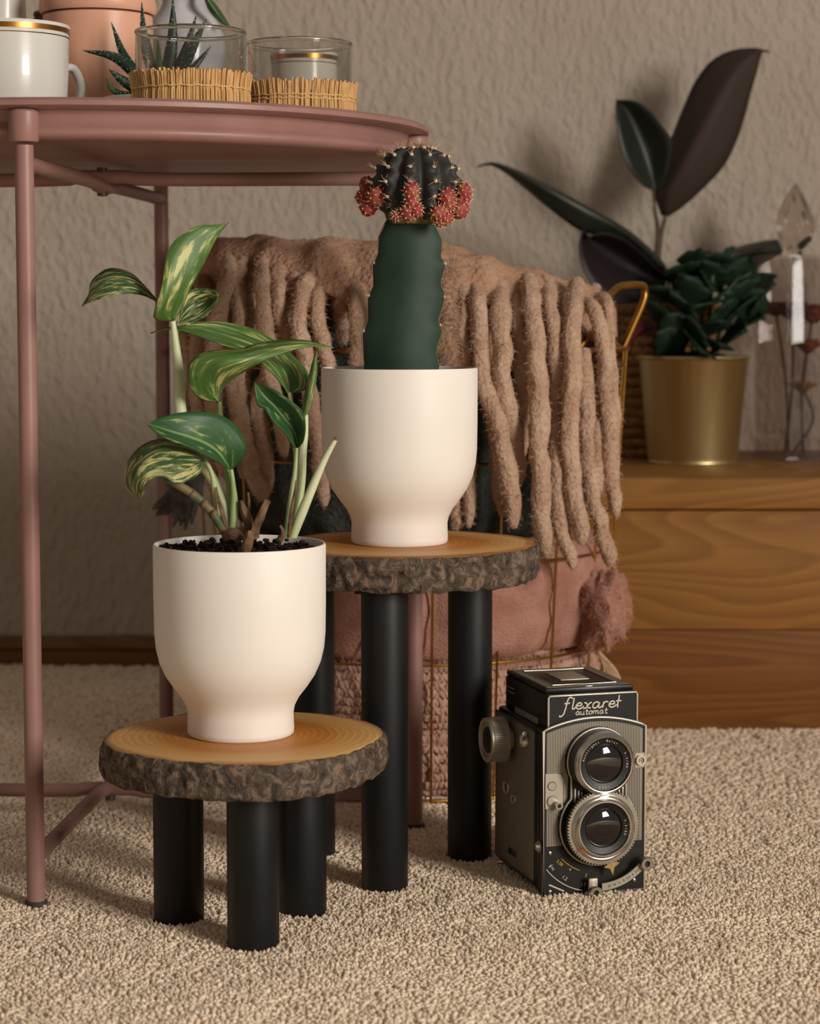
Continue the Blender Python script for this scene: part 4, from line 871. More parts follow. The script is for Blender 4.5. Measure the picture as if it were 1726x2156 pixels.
fl([(1060, 1170, G+.02), (1180, 1140, G+.05), (1300, 1120, G+.06), (1420, 1110, G+.07), (1500, 1070, G+.075), (1540, 1050, G+.078)],
   [(1060, 1160, G+.02), (1180, 1095, G+.03), (1290, 1060, G+.04), (1390, 1040, G+.05), (1480, 1030, G+.06), (1545, 1030, G+.07)],
   [(1060, 1150, G+.02), (1180, 1080, G+.05), (1270, 1040, G+.06), (1360, 1010, G+.07), (1450, 990, G+.075), (1520, 982, G+.078)], fic)
fl([(940, 1400, G-.05), (870, 1380, G-.10), (800, 1440, G-.125), (770, 1540, G-.135), (762, 1640, G-.135)], [(935, 1410, G-.05), (850, 1420, G-.115), (790, 1500, G-.14), (765, 1580, G-.145), (758, 1660, G-.135)], [(930, 1420, G-.05), (840, 1450, G-.10), (775, 1540, G-.125), (755, 1600, G-.135), (752, 1660, G-.135)], leaf_mat('rubber_leaf_red', (70, 18, 26), (86, 24, 30), None, .6, .5))
fst = mat('rubber_stem', (70, 62, 42), .6, rgb2=(92, 72, 50), nscale=60)
for pts, r in (([(980, 1480, G+.01), (955, 1300, G), (936, 1120, G), (948, 980, G), (975, 860, G)], (20, 19, 17, 13, 9)), ([(930, 1060, G-.002), (935, 930, G-.006), (922, 840, G-.01), (912, 740, G-.012)], (12, 11, 8, 6)), ([(960, 1340, G), (985, 1230, G-.01), (990, 1170, G-.02)], (10, 8, 7)), ([(965, 1330, G), (1010, 1220, G+.01), (1062, 1160, G+.02)], (10, 8, 6)), ([(960, 1480, G-.01), (945, 1400, G-.05)], (8, 6))):
    k = m_px(2.3)/2.3137; P = catmull([at(*T5(p[0], p[1]), p[2]) for p in pts], 20); mb = MB(); mb.tube(P, [q*k for q in np.interp(np.linspace(0, 1, 20), np.linspace(0, 1, len(r)), r)], 10); mb.build('stem', fst, rub)

# brass pot with kalanchoe
Yk = 2.215; c = at(1459, 860, Yk); zt = at(1459, 749, Yk).z; k = m_px(Yk, .3); hk = zt-zB
kal = thing('potted_kalanchoe', (c.x, Yk, zB), 'brass metal pot with a bushy dark green kalanchoe on the bench', 'potted plant')
brass_p = mat('brushed_brass', (214, 196, 146), .42, 1.0, rgb2=(204, 184, 132), nscale=120, stretch=(1, 1, .02))
mb = MB(); r0, r1 = 93*k, 116*k
mb.lathe([(0, .001), (r0-.004, .001), (r0-.001, 0), (r0, .0015), (r0-.0006, .003), (r0+.0008, .006), (r1-.001, hk-.004), (r1, hk-.003), (r1+.0014, hk-.0015), (r1+.0008, hk), (r1-.001, hk-.0008), (r1-.002, hk-.006), (r0-.001, .006), (0, .004)], 80, (c.x, Yk, zB)); mb.build('pot', brass_p, kal, 50)
mb = MB(); rows = []
for q in [i/10 for i in range(11)]: rows.append([(c.x+(r1-.0018)*q*math.cos(a), Yk+(r1-.0018)*q*math.sin(a), zt-.005+.010*(1-q)+(.006*noise.noise(Vector((math.cos(a)*q*8, math.sin(a)*q*8, 3))) if q < 1 else 0)) for a in [2*math.pi*j/48 for j in range(48)]])
mb.grid(rows, True); mb.build('soil', soil_m, kal, 60)
kal_m = [mat('kalanchoe_leaf_%d' % i, a, .6, rgb2=b, nscale=50, spec=.3) for i, (a, b) in enumerate((((22, 40, 28), (32, 52, 36)), ((36, 58, 42), (56, 80, 60))))]
kst = mat('kalanchoe_stem', (70, 76, 48), .6)
def kleaf(px, py, Y, L_, wid, az, tilt, roll, i):
    """scalloped fleshy leaf; az/tilt give its pointing direction."""
    nu, nv = 14, 7; rows = []
    d = Vector((math.cos(az)*math.cos(tilt), math.sin(az)*math.cos(tilt), math.sin(tilt)))
    sd = d.cross(Vector((0, 0, 1))); sd = sd.normalized() if sd.length > .05 else Vector((1, 0, 0)); up = sd.cross(d)
    sd2 = sd*math.cos(roll)+up*math.sin(roll); up2 = sd2.cross(d); b = at(px, py, Y)
    for a in range(nu+1):
        u = a/nu; w = wid*(math.sin(math.pi*u**.75)**.7)*(1+.13*math.cos(u*24)) if 0 < u < 1 else .0006
        rows.append([b+d*(L_*u)+sd2*(w*v)+up2*(.18*wid*v*v*(1) - .10*L_*u*u) for v in [q/(nv-1)*2-1 for q in range(nv)]])
    mb = MB(); mb.grid(rows); o = mb.build('leaf', kal_m[i], kal, 60); md = o.modifiers.new('thickness', 'SOLIDIFY'); md.thickness = .0016; md.offset = 0
kr = random.Random(21)
kl = [(1430, 640, -.03, 1), (1395, 620, -.02, 0), (1420, 690, -.04, 0), (1385, 665, -.02, 0), (1460, 700, -.05, 0), (1500, 690, -.05, 0), (1530, 660, -.03, 0), (1560, 620, -.02, 0), (1580, 640, -.01, 0), (1540, 590, 0, 1), (1490, 580, 0, 0), (1500, 550, .0, 0), (1460, 590, -.01, 0), (1440, 570, .0, 0), (1520, 560, .02, 0), (1560, 575, .02, 0), (1480, 640, -.04, 0), (1520, 620, -.035, 1), (1450, 620, -.03, 0), (1590, 600, .01, 0), (1600, 630, .0, 0), (1410, 720, -.035, 0), (1470, 730, -.055, 0), (1540, 710, -.04, 0), (1500, 600, -.02, 0), (1435, 600, .01, 0), (1470, 560, .02, 0), (1555, 655, -.02, 0), (1505, 725, -.05, 0), (1570, 680, -.01, 0)]
cK = Vector((at(1480, 660, Yk).x, Yk, at(1480, 700, Yk).z))
for x, y, dy, mi in kl:
    p = at(x, y, Yk+dy); v = p-cK; az = math.atan2(v.y+kr.uniform(-.02, .02), v.x+kr.uniform(-.015, .015)); tl = kr.uniform(-.1, 1.1)
    q = p-Vector((math.cos(az), math.sin(az), 0))*.014
    L_ = kr.uniform(.036, .05); b = q
    d = ray(x, y)
    # place so that the leaf's middle lies on the pixel
    nu = Vector((math.cos(az)*math.cos(tl), math.sin(az)*math.cos(tl), math.sin(tl)))*L_*.5
    b = p-nu
    px = CX+F*b.x/(b.y*cp-(b.z-H)*sp); py = CY-F*(b.y*sp+(b.z-H)*cp)/(b.y*cp-(b.z-H)*sp)
    kleaf(px, py, b.y, L_, kr.uniform(.018, .024), az, tl, kr.uniform(-1.0, 1.0), mi)
for sx, tx, ty in ((1440, 1405, 640), (1460, 1450, 590), (1480, 1500, 580), (1490, 1540, 610), (1500, 1560, 640), (1470, 1480, 620)):
    mb = MB(); mb.tube(catmull([at(sx, 760, Yk), at((sx+tx)/2, 700, Yk-.012), at(tx, ty, Yk-.01)], 12), .002, 8); mb.build('stem', kst, kal)

# glass display box with flame finial and dried flowers
Yg = 2.285; zt = at(1650, 541, Yg).z
e0 = at(1655, 940, 2.235); e1 = at(1586, 940, 2.30)
ex = Vector((e1.x-e0.x, e1.y-e0.y, 0)); side = .125; ex = ex.normalized(); ey = Vector((ex.y, -ex.x, 0))
if ey.x < 0: ey = -ey
sx_ = (Vector((e1.x, e1.y, 0))-Vector((e0.x, e0.y, 0))).length
cg = Vector((e0.x, e0.y, 0))+ex*sx_/2+ey*side/2
gb = thing('glass_box', (cg.x, cg.y, zB), 'clear glass display box with flame-shaped finial holding dried flowers', 'glass box')
Mg = Matrix(((ex.x, ey.x, 0, cg.x), (ex.y, ey.y, 0, cg.y), (0, 0, 1, zB), (0, 0, 0, 1)))
hh = zt-zB; pane_m = thin_glass('pane_glass', (.90, .88, .87, 1), .35, .02); th = .0025
for nm, cc, dd in (('pane', (0, -side/2, hh/2), (sx_, th, hh-.006)), ('pane', (0, side/2, hh/2), (sx_, th, hh-.006)), ('pane', (-sx_/2, 0, hh/2), (th, side-.006, hh-.006)), ('pane', (sx_/2, 0, hh/2), (th, side-.006, hh-.006)), ('lid', (0, 0, hh-.001), (sx_+.006, side+.006, .004)), ('base_plate', (0, 0, .002), (sx_+.002, side+.002, .0036))):
    mb = MB(); mb.box(cc, dd, .0008, M=Mg); mb.build(nm, pane_m, gb, 30)
pf = at(1672, 540, cg.y); kf = m_px(cg.y, .48)
zf0 = zt+.001; zf1 = at(1672, 386, cg.y).z; fx = pf.x
prof = [(0, 0), (14, 0), (17, .03), (16, .08), (22, .13), (33, .26), (38, .38), (36, .5), (29, .65), (19, .8), (9, .92), (0, 1)]
n = 96; rows = []
cps = catmull([(a, b, 0) for a, b in prof], 40)
for q in cps:
    rows.append([(fx+max(.0, q[0])*kf*(1+(.09*math.sin(9*(2*math.pi*j/n)+q[1]*9) if q[1] > .12 else 0))*math.cos(2*math.pi*j/n), cg.y+max(0, q[0])*kf*(1+(.09*math.sin(9*(2*math.pi*j/n)+q[1]*9) if q[1] > .12 else 0))*math.sin(2*math.pi*j/n), zf0+(zf1-zf0)*q[1]) for j in range(n)])
mb = MB(); mb.grid(rows, True); mb.build('finial', mat('finial_glass', (225, 215, 205), .05, trans=1, ior=1.3), gb, 80)
mb = MB(); mb.tube(catmull([at(1682, 522, cg.y-.02), at(1697, 508, cg.y-.022), at(1708, 500, cg.y-.02)], 8), [.003, .0036, .004, .0035, .003, .0034, .003, .001], 8); mb.build('string_bow', mat('dark_string', (40, 34, 30), .8), gb)
# dried flowers (inside the box): each its own thing
def flower(px, py, Y, r, m_, label, bend, stem_px, grp):
    c = at(px, py, Y); b = at(*stem_px, Y)
    b.z = zB+.0055
    t = thing('dried_flower', (b.x, b.y, b.z), label, 'dried flower', grp)
    mb = MB(); mb.tube(catmull([c, c.lerp(b, .5)+Vector((bend, 0, 0)), b], 14), .0013, 7); mb.build('stem', mat('dry_stem', (74, 50, 30), .8) if 'dry_stem' not in bpy.data.materials else bpy.data.materials['dry_stem'], t)
    rn = random.Random(int(px)); 
    for ring_, (cnt, op, sc) in enumerate(((5, .25, .6), (7, .6, .85), (9, 1.0, 1.0))):
        for q in range(cnt):
            a = 2*math.pi*(q+rn.random()*.4)/cnt; rows = []
            for i in range(6):
                u = i/5; w = .42*r*sc*math.sin(math.pi*(.12+.80*u))
                ctr = c+Vector((math.cos(a), math.sin(a), 0))*(r*op*(.15+.85*math.sin(u*1.4)))+Vector((0, 0, r*sc*(-.35+1.05*u-(.5*u*u*op))))
                tn = Vector((-math.sin(a), math.cos(a), 0)); rows.append([ctr+tn*w*v+Vector((math.cos(a), math.sin(a), 0))*(-.22*r*v*v)+Vector((0, 0, rn.uniform(-.03, .03)*r)) for v in (-1, -.5, 0, .5, 1)])
            mb = MB(); mb.grid(rows); o = mb.build('petal', m_, t, 80); md = o.modifiers.new('thickness', 'SOLIDIFY'); md.thickness = .0006
red_d = mat('dried_red_petal', (74, 20, 22), .85, rgb2=(96, 34, 26), nscale=90); org_d = mat('dried_orange_petal', (134, 70, 30), .85, rgb2=(104, 50, 24), nscale=90); yel_d = mat('dried_ochre_petal', (150, 104, 48), .85, rgb2=(122, 78, 34), nscale=90)
flower(1668, 655, cg.y-.015, .027, red_d, 'dried dark red rose in the glass box beside the kalanchoe', .004, (1652, 935), 'dried flowers in the glass box')
flower(1712, 660, cg.y+.012, .027, org_d, 'dried rusty orange rose in the glass box', -.006, (1690, 935), 'dried flowers in the glass box')
flower(1632, 650, cg.y+.012, .021, red_d, 'dried wine red rose pressed against the side pane of the glass box', .004, (1660, 935), 'dried flowers in the glass box')
flower(1700, 728, cg.y-.030, .020, org_d, 'dried brown orange rose under the red ones in the glass box', -.004, (1692, 935), 'dried flowers in the glass box')
flower(1690, 815, cg.y-.012, .017, yel_d, 'dried ochre flower hanging low in the glass box', .016, (1668, 935), 'dried flowers in the glass box')

# ------------------------------------------------------------------ twin lens camera
THC = R(16.5)
pFL = onz(1140, 1893, 0)
fx = thing('twin_lens_camera', (pFL.x, pFL.y, 0), 'old black and grey twin lens reflex camera standing on the carpet', 'camera', local=True, rz=THC)
blk = mat('camera_black', (20, 19, 19), .38, rgb2=(26, 24, 24), nscale=60, bump=.05, bscale=500)
blk_m = mat('camera_matte_black', (16, 15, 16), .65)
gry = mat('grey_leatherette', (128, 120, 106), .55, rgb2=(112, 104, 90), nscale=500, bump=.6, bscale=1100, bdist=.0004, spec=.3)
sil = mat('camera_silver', (214, 208, 198), .28, 1.0, rgb2=(196, 190, 178), nscale=90)
sil_d = mat('camera_dull_silver', (172, 164, 148), .45, .6)
trim = mat('camera_trim', (200, 192, 176), .35, .6)
white_p = mat('engraved_white', (206, 196, 176), .6); yel_p = mat('engraved_yellow', (204, 164, 60), .6); red_p = mat('engraved_red', (170, 52, 30), .5)
lens_g = mat('lens_glass', (14, 12, 16), .06, spec=.9, coat=1.0)
brs = mat('brass_tab', (176, 146, 92), .45, .7)
mm = .001
def FB(name, mb, m, parent=None, smooth=40, **k): 
    mb.v = [(a*mm, b*mm, c*mm) for a, b, c in mb.v]
    return mb.build(name, m, parent or fx, smooth, **k)
W_, D_, HB = 74.5, 92.0, 117.0
# body: black shell (front at y=0 plane, back at +y)
mb = MB(); mb.box((W_/2, D_/2+5, HB/2+1.5), (W_-1, D_-4, HB-5), 2.5); body = FB('body', mb, blk)
# ribbed grey front panel with arched top
def arch(x0, x1, z0, z1, zc, n=24):
    pts = [(x0, z0), (x1, z0), (x1, z1)]
    for i in range(1, n): u = i/n; x = x1+(x0-x1)*u; pts.append((x, z1+(zc-z1)*math.sin(u*math.pi)**.8))
    pts.append((x0, z1)); return pts
mb = MB(); mb.prism(arch(.6, W_-.6, 1.5, 115, 122.5), -1.0, 9); fp = FB('front_panel', mb, blk, body, 30)
# rib strips
mb = MB()
for i in range(58):
    x = 3.4+i*1.17
    if x > W_-3: break
    zt_ = 115+(122.5-115)*math.sin((x-.6)/(W_-1.2)*math.pi)**.8-2.6
    if x < 14.5: segs = ((86, zt_), (36, 62)) if x > 1 else ()
    else: segs = ((36 if x < 20 or x > 60 else 74, zt_),)
    for z0, z1 in segs: mb.box((x, -1.25, (z0+z1)/2), (.78, .9, z1-z0), .18, seg=1)
FB('ribbed_plate', mb, sil_d, fp, 30, kind='stuff')
mb = MB(); mb.prism(arch(2.6, W_-2.6, 36, 113, 119.6), -1.15, -.4); FB('grey_plate', mb, mat('camera_grey_paint', (128, 120, 106), .5, .2), fp, 30)
o_ = arch(.6, W_-.6, 1.8, 115, 122.5); 
mb = MB(); P = [(x, -1.2, z) for x, z in o_]; mb.tube(P, .95, 8, closed=True, up=(0, 1, 0)); FB('edge_trim', mb, trim, fp, 60)
# notch plate with shutter lever on the left of the face
mb = MB(); mb.prism([(1.6, 62), (13.2, 62), (14.2, 63), (14.2, 82), (12.5, 85), (9, 86), (1.6, 86)], -1.9, -.6); FB('lever_plate', mb, sil_d, fp, 30)
Ry = Matrix.Rotation(R(90), 4, 'X')            # lathe axis z -> -y (towards viewer)
def disc(mb, prof, x, z, y=0, n=64): mb.lathe(prof, n, (0, 0, 0), M=Matrix.Translation((x, y, z)) @ Ry); return mb
def ringy(mb, prof, x, z, y=0, n=64): mb.ring(prof, n, (0, 0, 0), M=Matrix.Translation((x, y, z)) @ Ry); return mb
for x, z, r, h in ((6.2, 77.5, 3.3, 1.4),):
    FB('screw', disc(MB(), [(0, 1), (r, 1), (r, 1.6+h*.3), (r*.8, 2+h*.5), (0, 2+h*.5)], x, z, 0, 24), sil, fp)
FB('shutter_button', disc(MB(), [(0, 1), (4, 1), (4, 2.4), (3.4, 3), (0, 3)], 6.6, 67.2, 0, 28), sil_d, fp)
FB('shutter_lever', ringy(MB(), [(1.4, 3), (2.7, 3), (2.7, 8), (1.4, 8)], 9.4, 65.0, 0, 24), sil, fp)
FB('flash_socket', ringy(MB(), [(2.0, 1), (3.6, 1), (3.6, 3.5), (2.0, 3.5)], 70.2, 91.5, 0, 28), trim, fp)
FB('flash_pin', ringy(MB(), [(.6, 1), (1.2, 1), (1.2, 3), (.6, 3)], 70.2, 91.5, 0, 18), trim, fp)
mb = MB(); mb.prism([(66.2, 86.5), (73, 86.5), (73, 96.5), (66.2, 96.5)], -1.8, -.6); FB('socket_plate', mb, sil_d, fp, 30)
# keyhole lens board
LXC, ZU, ZL = 38.6, 93.5, 49.5
def keyhole(ru, rl, wn):
    pts = []
    a0 = math.asin(min(1, wn/ru)); a1 = math.acos(min(1, wn/rl))
    for i in range(25):
        a = -(math.pi/2-a0)+(math.pi+2*(math.pi/2-a0))*i/24; pts.append((LXC+ru*math.cos(a), ZU+ru*math.sin(a)))
    for i in range(33):
        a = math.pi-a1+(math.pi+2*a1)*i/32; pts.append((LXC+rl*math.cos(a), ZL+rl*math.sin(a)))
    return pts
mb = MB(); mb.prism(keyhole(23.2, 28.2, 20.5), -5.2, 0); board = FB('lens_board', mb, blk, None, 30)
mb = MB(); mb.tube([(x, -5.0, z) for x, z in keyhole(22.4, 27.4, 19.7)], .75, 8, closed=True, up=(0, 1, 0)); FB('board_trim', mb, trim, board, 60)
for s_ in (-1, 1):
    for k_, (dx, z0, z1) in enumerate(((17.2, 66, 76), (14.6, 67.5, 74.5), (12.2, 69, 73))):
        mb = MB(); mb.box((LXC+s_*dx, -5.5, (z0+z1)/2), (1.2, 1.2, z1-z0), .3); FB('board_rib', mb, trim, board)
def lens(z, outer, prot, knurl, parent_name):
    mb = MB()
    disc(mb, [(0, 0), (outer+.5, 0), (outer+.5, prot-4), (outer-1, prot-3.6), (0, prot-3.6)], LXC, z, -4.5); root = FB(parent_name, mb, blk)
    if knurl:
        mb = MB(); n = 72; pr = []
        for q in range(n*2):
            a = math.pi*q/n; r = outer+2.4 if q % 2 else outer+.8
            pr.append((LXC+r*math.cos(a), z+r*math.sin(a)))
        mb.prism(pr, -4.5-prot+3.4, -4.5-prot+7.5); FB('knurled_ring', mb, sil, root, 25)
        ringy(mb2 := MB(), [(16.8, prot-4), (22.6, prot-4), (22.6, prot-2.6), (21.2, prot-1.6), (20.6, prot-1.9), (20.0, prot-.5), (18.9, prot+.3), (18.0, prot+.3), (17.4, prot-1.5)], LXC, z, -4.5); FB('chrome_ring', mb2, sil, root, 35)
        ri = 17.6
    else:
        ringy(mb2 := MB(), [(17.6, prot-4), (outer, prot-4.2), (outer, prot-2.6), (outer-.8, prot-1.2), (20.0, prot-.9), (19.6, prot-.2), (18.9, prot+.5), (18.3, prot+.4), (17.8, prot-1)], LXC, z, -4.5); FB('chrome_ring', mb2, sil, root, 35)
        ri = 18.2
    ringy(mb3 := MB(), [(12.4, prot-4), (ri, prot-4), (ri, prot-1.6), (13.4, prot-2.4)], LXC, z, -4.5); FB('name_ring', mb3, blk, root, 35)
    pts = [(13.4*math.cos(a), prot-4.0+3.4*math.sin(a)) for a in [math.pi/2*i/10 for i in range(11)]]
    disc(mb4 := MB(), [(0, prot-5)]+[(13.4, prot-5)]+pts, LXC, z, -4.5); FB('lens_glass', mb4, lens_g, root, 60)
    return root
lu = lens(ZU, 21.3, 13.5, False, 'viewing_lens'); ll = lens(ZL, 23.6, 13.0, True, 'taking_lens')
FB('red_mark', disc(MB(), [(0, 0), (1.3, 0), (1.3, .6), (0, .6)], LXC-16.4, ZL-13.6, -4.5-12.6, 16), red_p, ll)

def text_mesh(txt, size):
    cu = bpy.data.curves.new('t', 'FONT'); cu.body = txt; cu.size = size; cu.align_x = 'CENTER'; cu.align_y = 'CENTER'; cu.extrude = .00
    o = bpy.data.objects.new('t', cu); COL.objects.link(o); dg = bpy.context.evaluated_depsgraph_get(); dg.update()
    me = bpy.data.meshes.new_from_object(o.evaluated_get(dg)); bpy.data.objects.remove(o); bpy.data.curves.remove(cu)
    v = [tuple(p.co) for p in me.vertices]; f = [tuple(p.vertices) for p in me.polygons]; bpy.data.meshes.remove(me); return v, f
GL = {}
def put_text(mb, txt, x, z, y, size, rot=0):
    if (txt, size) not in GL: GL[(txt, size)] = text_mesh(txt, size)
    v, f = GL[(txt, size)]; c, s = math.cos(rot), math.sin(rot)
    mb.add([(x+a*c-b*s, y, z+a*s+b*c) for a, b, _ in v], f)
def arc_text(mb, txt, cx, cz, y, r, size, a_mid, step, inside=False):
    n = len(txt)
    for i, ch in enumerate(txt):
        if ch == ' ': continue
        a = a_mid-(i-(n-1)/2)*step
        put_text(mb, ch, cx+r*math.cos(a), cz+r*math.sin(a), y, size, a-math.pi/2)
mb = MB(); yl = -4.5-13.5+2.3
yl = -4.5-13.5+1.5
arc_text(mb, 'Anastigmat', LXC, ZU, yl, 15.8, 2.3, R(138), R(6.6)); arc_text(mb, 'Belar', LXC, ZU, yl, 15.8, 2.3, R(72), R(6.6)); arc_text(mb, '3.2/80', LXC, ZU, yl, 15.8, 2.3, R(8), R(7)); arc_text(mb, '1260', LXC, ZU, yl, 15.8, 2.3, R(-92), R(8))
FB('lens_lettering', mb, white_p, lu, 0, kind='stuff')
mb = MB(); yl2 = -4.5-13.0+1.5
arc_text(mb, '3.5/80', LXC, ZL, yl2, 15.6, 2.2, R(0), R(7)); FB('lens_lettering', mb, white_p, ll, 0, kind='stuff')
# lower left distance scale
mb = MB(); yy = -1.35
for (s_, x, z, r_) in (('1m', 7.0, 21.5, -55), ('1.2', 16, 13.6, -38), ('1.5', 29.5, 8.3, -14)): put_text(mb, s_, x, z, yy, 3.4, R(r_))
mb.tube([(LXC+r0*math.cos(a), yy, ZL-1+r0*math.sin(a)) for r0 in (45.5,) for a in [R(218)+R(40)*i/20 for i in range(21)]], .35, 5)
mb.tube([(4.6, yy, 21.8), (6.2, yy, 23.4)], .35, 5); mb.tube([(4.6, yy, 9.8), (15.5, yy, 4.6)], .6, 5)
FB('white_scale', mb, white_p, fp, 0, kind='stuff')
mb = MB()
for (s_, x, z, r_) in (('3.5ft', 12.4, 24.2, -42), ('4', 19.8, 19.2, -32), ('5', 31.5, 14.2, -12)): put_text(mb, s_, x, z, yy, 3.2, R(r_))
mb.tube([(LXC+33.5*math.cos(a), yy, ZL+33.5*math.sin(a)) for a in [R(222)+R(27)*i/14 for i in range(15)]], .3, 5)
FB('yellow_scale', mb, yel_p, fp, 0, kind='stuff')
for x, z in ((5.2, 31.5), (5.4, 5.0), (66.5, 8.5)): FB('face_screw', disc(MB(), [(0, .6), (1.3, .6), (1.2, 1.6), (0, 1.9)], x, z, -.4, 14), sil, fp)
# brass pointer, lever buttons and numbered arm
mb = MB(); st_ = []
for i in range(8):
    a = R(100)+2*math.pi*i/8; r = 7.2 if i % 2 == 0 else 2.9
    st_.append((46.4+r*math.cos(a)*.8, 22.6+r*math.sin(a)))
mb.prism(st_, -10.6, -9.2); FB('aperture_pointer', mb, brs, ll, 20)
arm = [(LXC+r*math.cos(a), ZL+r*math.sin(a)) for r, rng in ((44.5, range(13)), (39.5, range(12, -1, -1))) for a in [R(272)+R(44)*i/12 for i in rng]]
mb = MB(); mb.prism(arm, -9.4, -8.0); am = FB('setting_arm', mb, sil_d, ll, 30)
mb = MB()
for i, s_ in enumerate(('22', '16', '11', '8', '5.6', '4', '3.5')): a = R(279)+R(30)*i/6; put_text(mb, s_, LXC+42*math.cos(a), ZL+42*math.sin(a), -9.5, 2.4, a+R(90))
FB('arm_numbers', mb, blk_m, am, 0, kind='stuff')
for x, z, yb in ((34.5, 4.6, -12), (71.5, 22.0, -12)):
    o = FB('setting_button', ringy(MB(), [(1.7, 0), (4.3, 0), (4.6, 1), (4.6, 4.2), (4.1, 4.8), (2.2, 4.8), (1.7, 4)], x, z, -8.4, 30), sil, ll)
    FB('button_core', disc(MB(), [(0, 0), (1.75, 0), (1.75, 3), (0, 3)], x, z, -8.4, 18), blk_m, o)
mb = MB(); mb.box((34.0, -7.5, 9.5), (6.5, 2.4, 8.5), .5); FB('button_arm', mb, sil_d, ll)
# hood with name plate
HX0, HX1, HY0, HY1, HZ0, HZ1 = 4.2, 69.8, 4.0, 89, 113, 138.6
mb = MB(); mb.box(((HX0+HX1)/2, (HY0+HY1)/2, (HZ0+HZ1)/2), (HX1-HX0, HY1-HY0, HZ1-HZ0), 1.6); hood = FB('hood', mb, blk)
mb = MB(); mb.prism([(HX0+1, 112), (HX1-1, 112), (HX1-1, HZ1-1.0), (HX0+1, HZ1-1.0)], HY0-1.4, HY0+1); npl = FB('name_plate', mb, blk_m, hood, 30)
mb = MB(); mb.tube([(HX0+.8, HY0-1.5, 113), (HX0+.8, HY0-1.5, HZ1-2), (HX0+1.8, HY0-1.5, HZ1-.8), (HX1-1.8, HY0-1.5, HZ1-.8), (HX1-.8, HY0-1.5, HZ1-2), (HX1-.8, HY0-1.5, 113)], .8, 8, up=(0, 1, 0)); FB('plate_trim', mb, trim, hood, 60)
mb = MB(); mb.box(((HX0+HX1)/2, (HY0+HY1)/2+2.5, HZ1+1.6), (HX1-HX0-2, HY1-HY0-4, 3.4), 1.0); lid = FB('hood_lid', mb, blk, hood)
mb = MB(); y0, y1 = HY0+7.5, HY1-3; x0, x1 = HX0+3, HX1-3; zl = HZ1+3.4
for cc, dd in ((((x0+x1)/2, y0+3, zl), (x1-x0, 6, .5)), (((x0+x1)/2, y1-3, zl), (x1-x0, 6, .5)), ((x0+3, (y0+y1)/2, zl), (6, y1-y0-11.9, .5)), ((x1-3, (y0+y1)/2, zl), (6, y1-y0-11.9, .5))): mb.box(cc, dd)
FB('lid_frame', mb, gry, lid, 30)
mb = MB(); mb.tube([(x0+7, y0+7, zl+.2), (x1-7, y0+7, zl+.2), (x1-7, y1-7, zl+.2), (x0+7, y1-7, zl+.2)], .45, 6, closed=True); FB('lid_frame_line', mb, trim, lid)
mb = MB(); mb.box(((x0+x1)/2, (y0+y1)/2+4, zl+.1), (21, 32, .9), .3); FB('lid_plate', mb, sil_d, lid, 30)
mb = MB(); mb.box(((x0+x1)/2, y0-.5, zl-.4), (6, 1.4, 1.2), .4); FB('lid_latch', mb, sil, lid)
mb = MB(); mb.box((HX0-.4, (HY0+HY1)/2-4, 117.5), (1.6, 46, 5.5), .7); FB('hood_grip', mb, gry, hood)
for k_ in range(2): mb = MB(); mb.box((HX0-.3, HY1-12, 131.5-k_*3), (.8, 14, .7), .2); FB('hood_slot', mb, sil_d, hood)
# script lettering drawn as strokes
def strokes(mb, S, x0, z0, sc, y, r, slant=.12, rise=.0, sx=1):
    for st in S:
        pts = catmull([(a, b, 0) for a, b in st], max(2, len(st)*5)) if len(st) > 2 else [np.array((a, b, 0.)) for a, b in st]
        mb.tube([(x0+(p[0]+slant*p[1])*sc*sx, y, z0+p[1]*sc+rise*p[0]) for p in pts], r, 6, flat=.35, up=(0, 1, 0))
def g_e(o): return [(o, .5), (o+.62, .58), (o+.58, .92), (o+.3, 1.0), (o+.04, .66), (o+.06, .25), (o+.34, 0), (o+.7, .12), (o+.95, .42)]
S = [[(.95, 1.75), (.7, 2.0), (.42, 1.75), (.34, 1.0), (.26, 0), (.12, -.8), (-.2, -1.15), (-.34, -.9)], [(.02, 1.0), (.7, 1.04)], [(1.12, 1.9), (1.1, .25), (1.24, .02), (1.5, .3)], g_e(1.5), [(2.45, .95), (2.72, .9), (3.0, .2), (3.35, .05)], [(3.35, 1.0), (3.1, .85), (2.75, .15), (2.42, .02)],
     [(4.25, .85), (3.95, 1.02), (3.6, .75), (3.58, .2), (3.85, .0), (4.15, .3), (4.3, .95)], [(4.3, .95), (4.28, .2), (4.45, 0), (4.75, .4)], [(4.8, 1.0), (4.8, 0)], [(4.8, .6), (5.02, .98), (5.36, .92)], g_e(5.5), [(6.6, 1.95), (6.58, .2), (6.72, -.02)], [(6.32, 1.0), (6.95, 1.02)]]
mb = MB(); strokes(mb, S, 15.4, 128.2, 4.1, HY0-1.7, .5, sx=1.45); 
S2_ = []; 
def g_a(o): return [[(o+.7, .85), (o+.4, 1), (o+.05, .7), (o+.06, .2), (o+.35, 0), (o+.62, .3), (o+.75, .95)], [(o+.75, .95), (o+.74, .15), (o+1.0, .1)]]
def g_u(o): return [[(o, 1), (o+.02, .25), (o+.3, 0), (o+.65, .3), (o+.72, 1)], [(o+.72, 1), (o+.72, .1), (o+1, .1)]]
def g_t(o): return [[(o+.3, 1.7), (o+.28, .2), (o+.5, 0), (o+.75, .15)], [(o, 1.0), (o+.7, 1.0)]]
def g_o(o): return [[(o+.4, 1), (o+.05, .6), (o+.1, .15), (o+.42, 0), (o+.75, .3), (o+.7, .8), (o+.4, 1), (o+.9, .85)]]
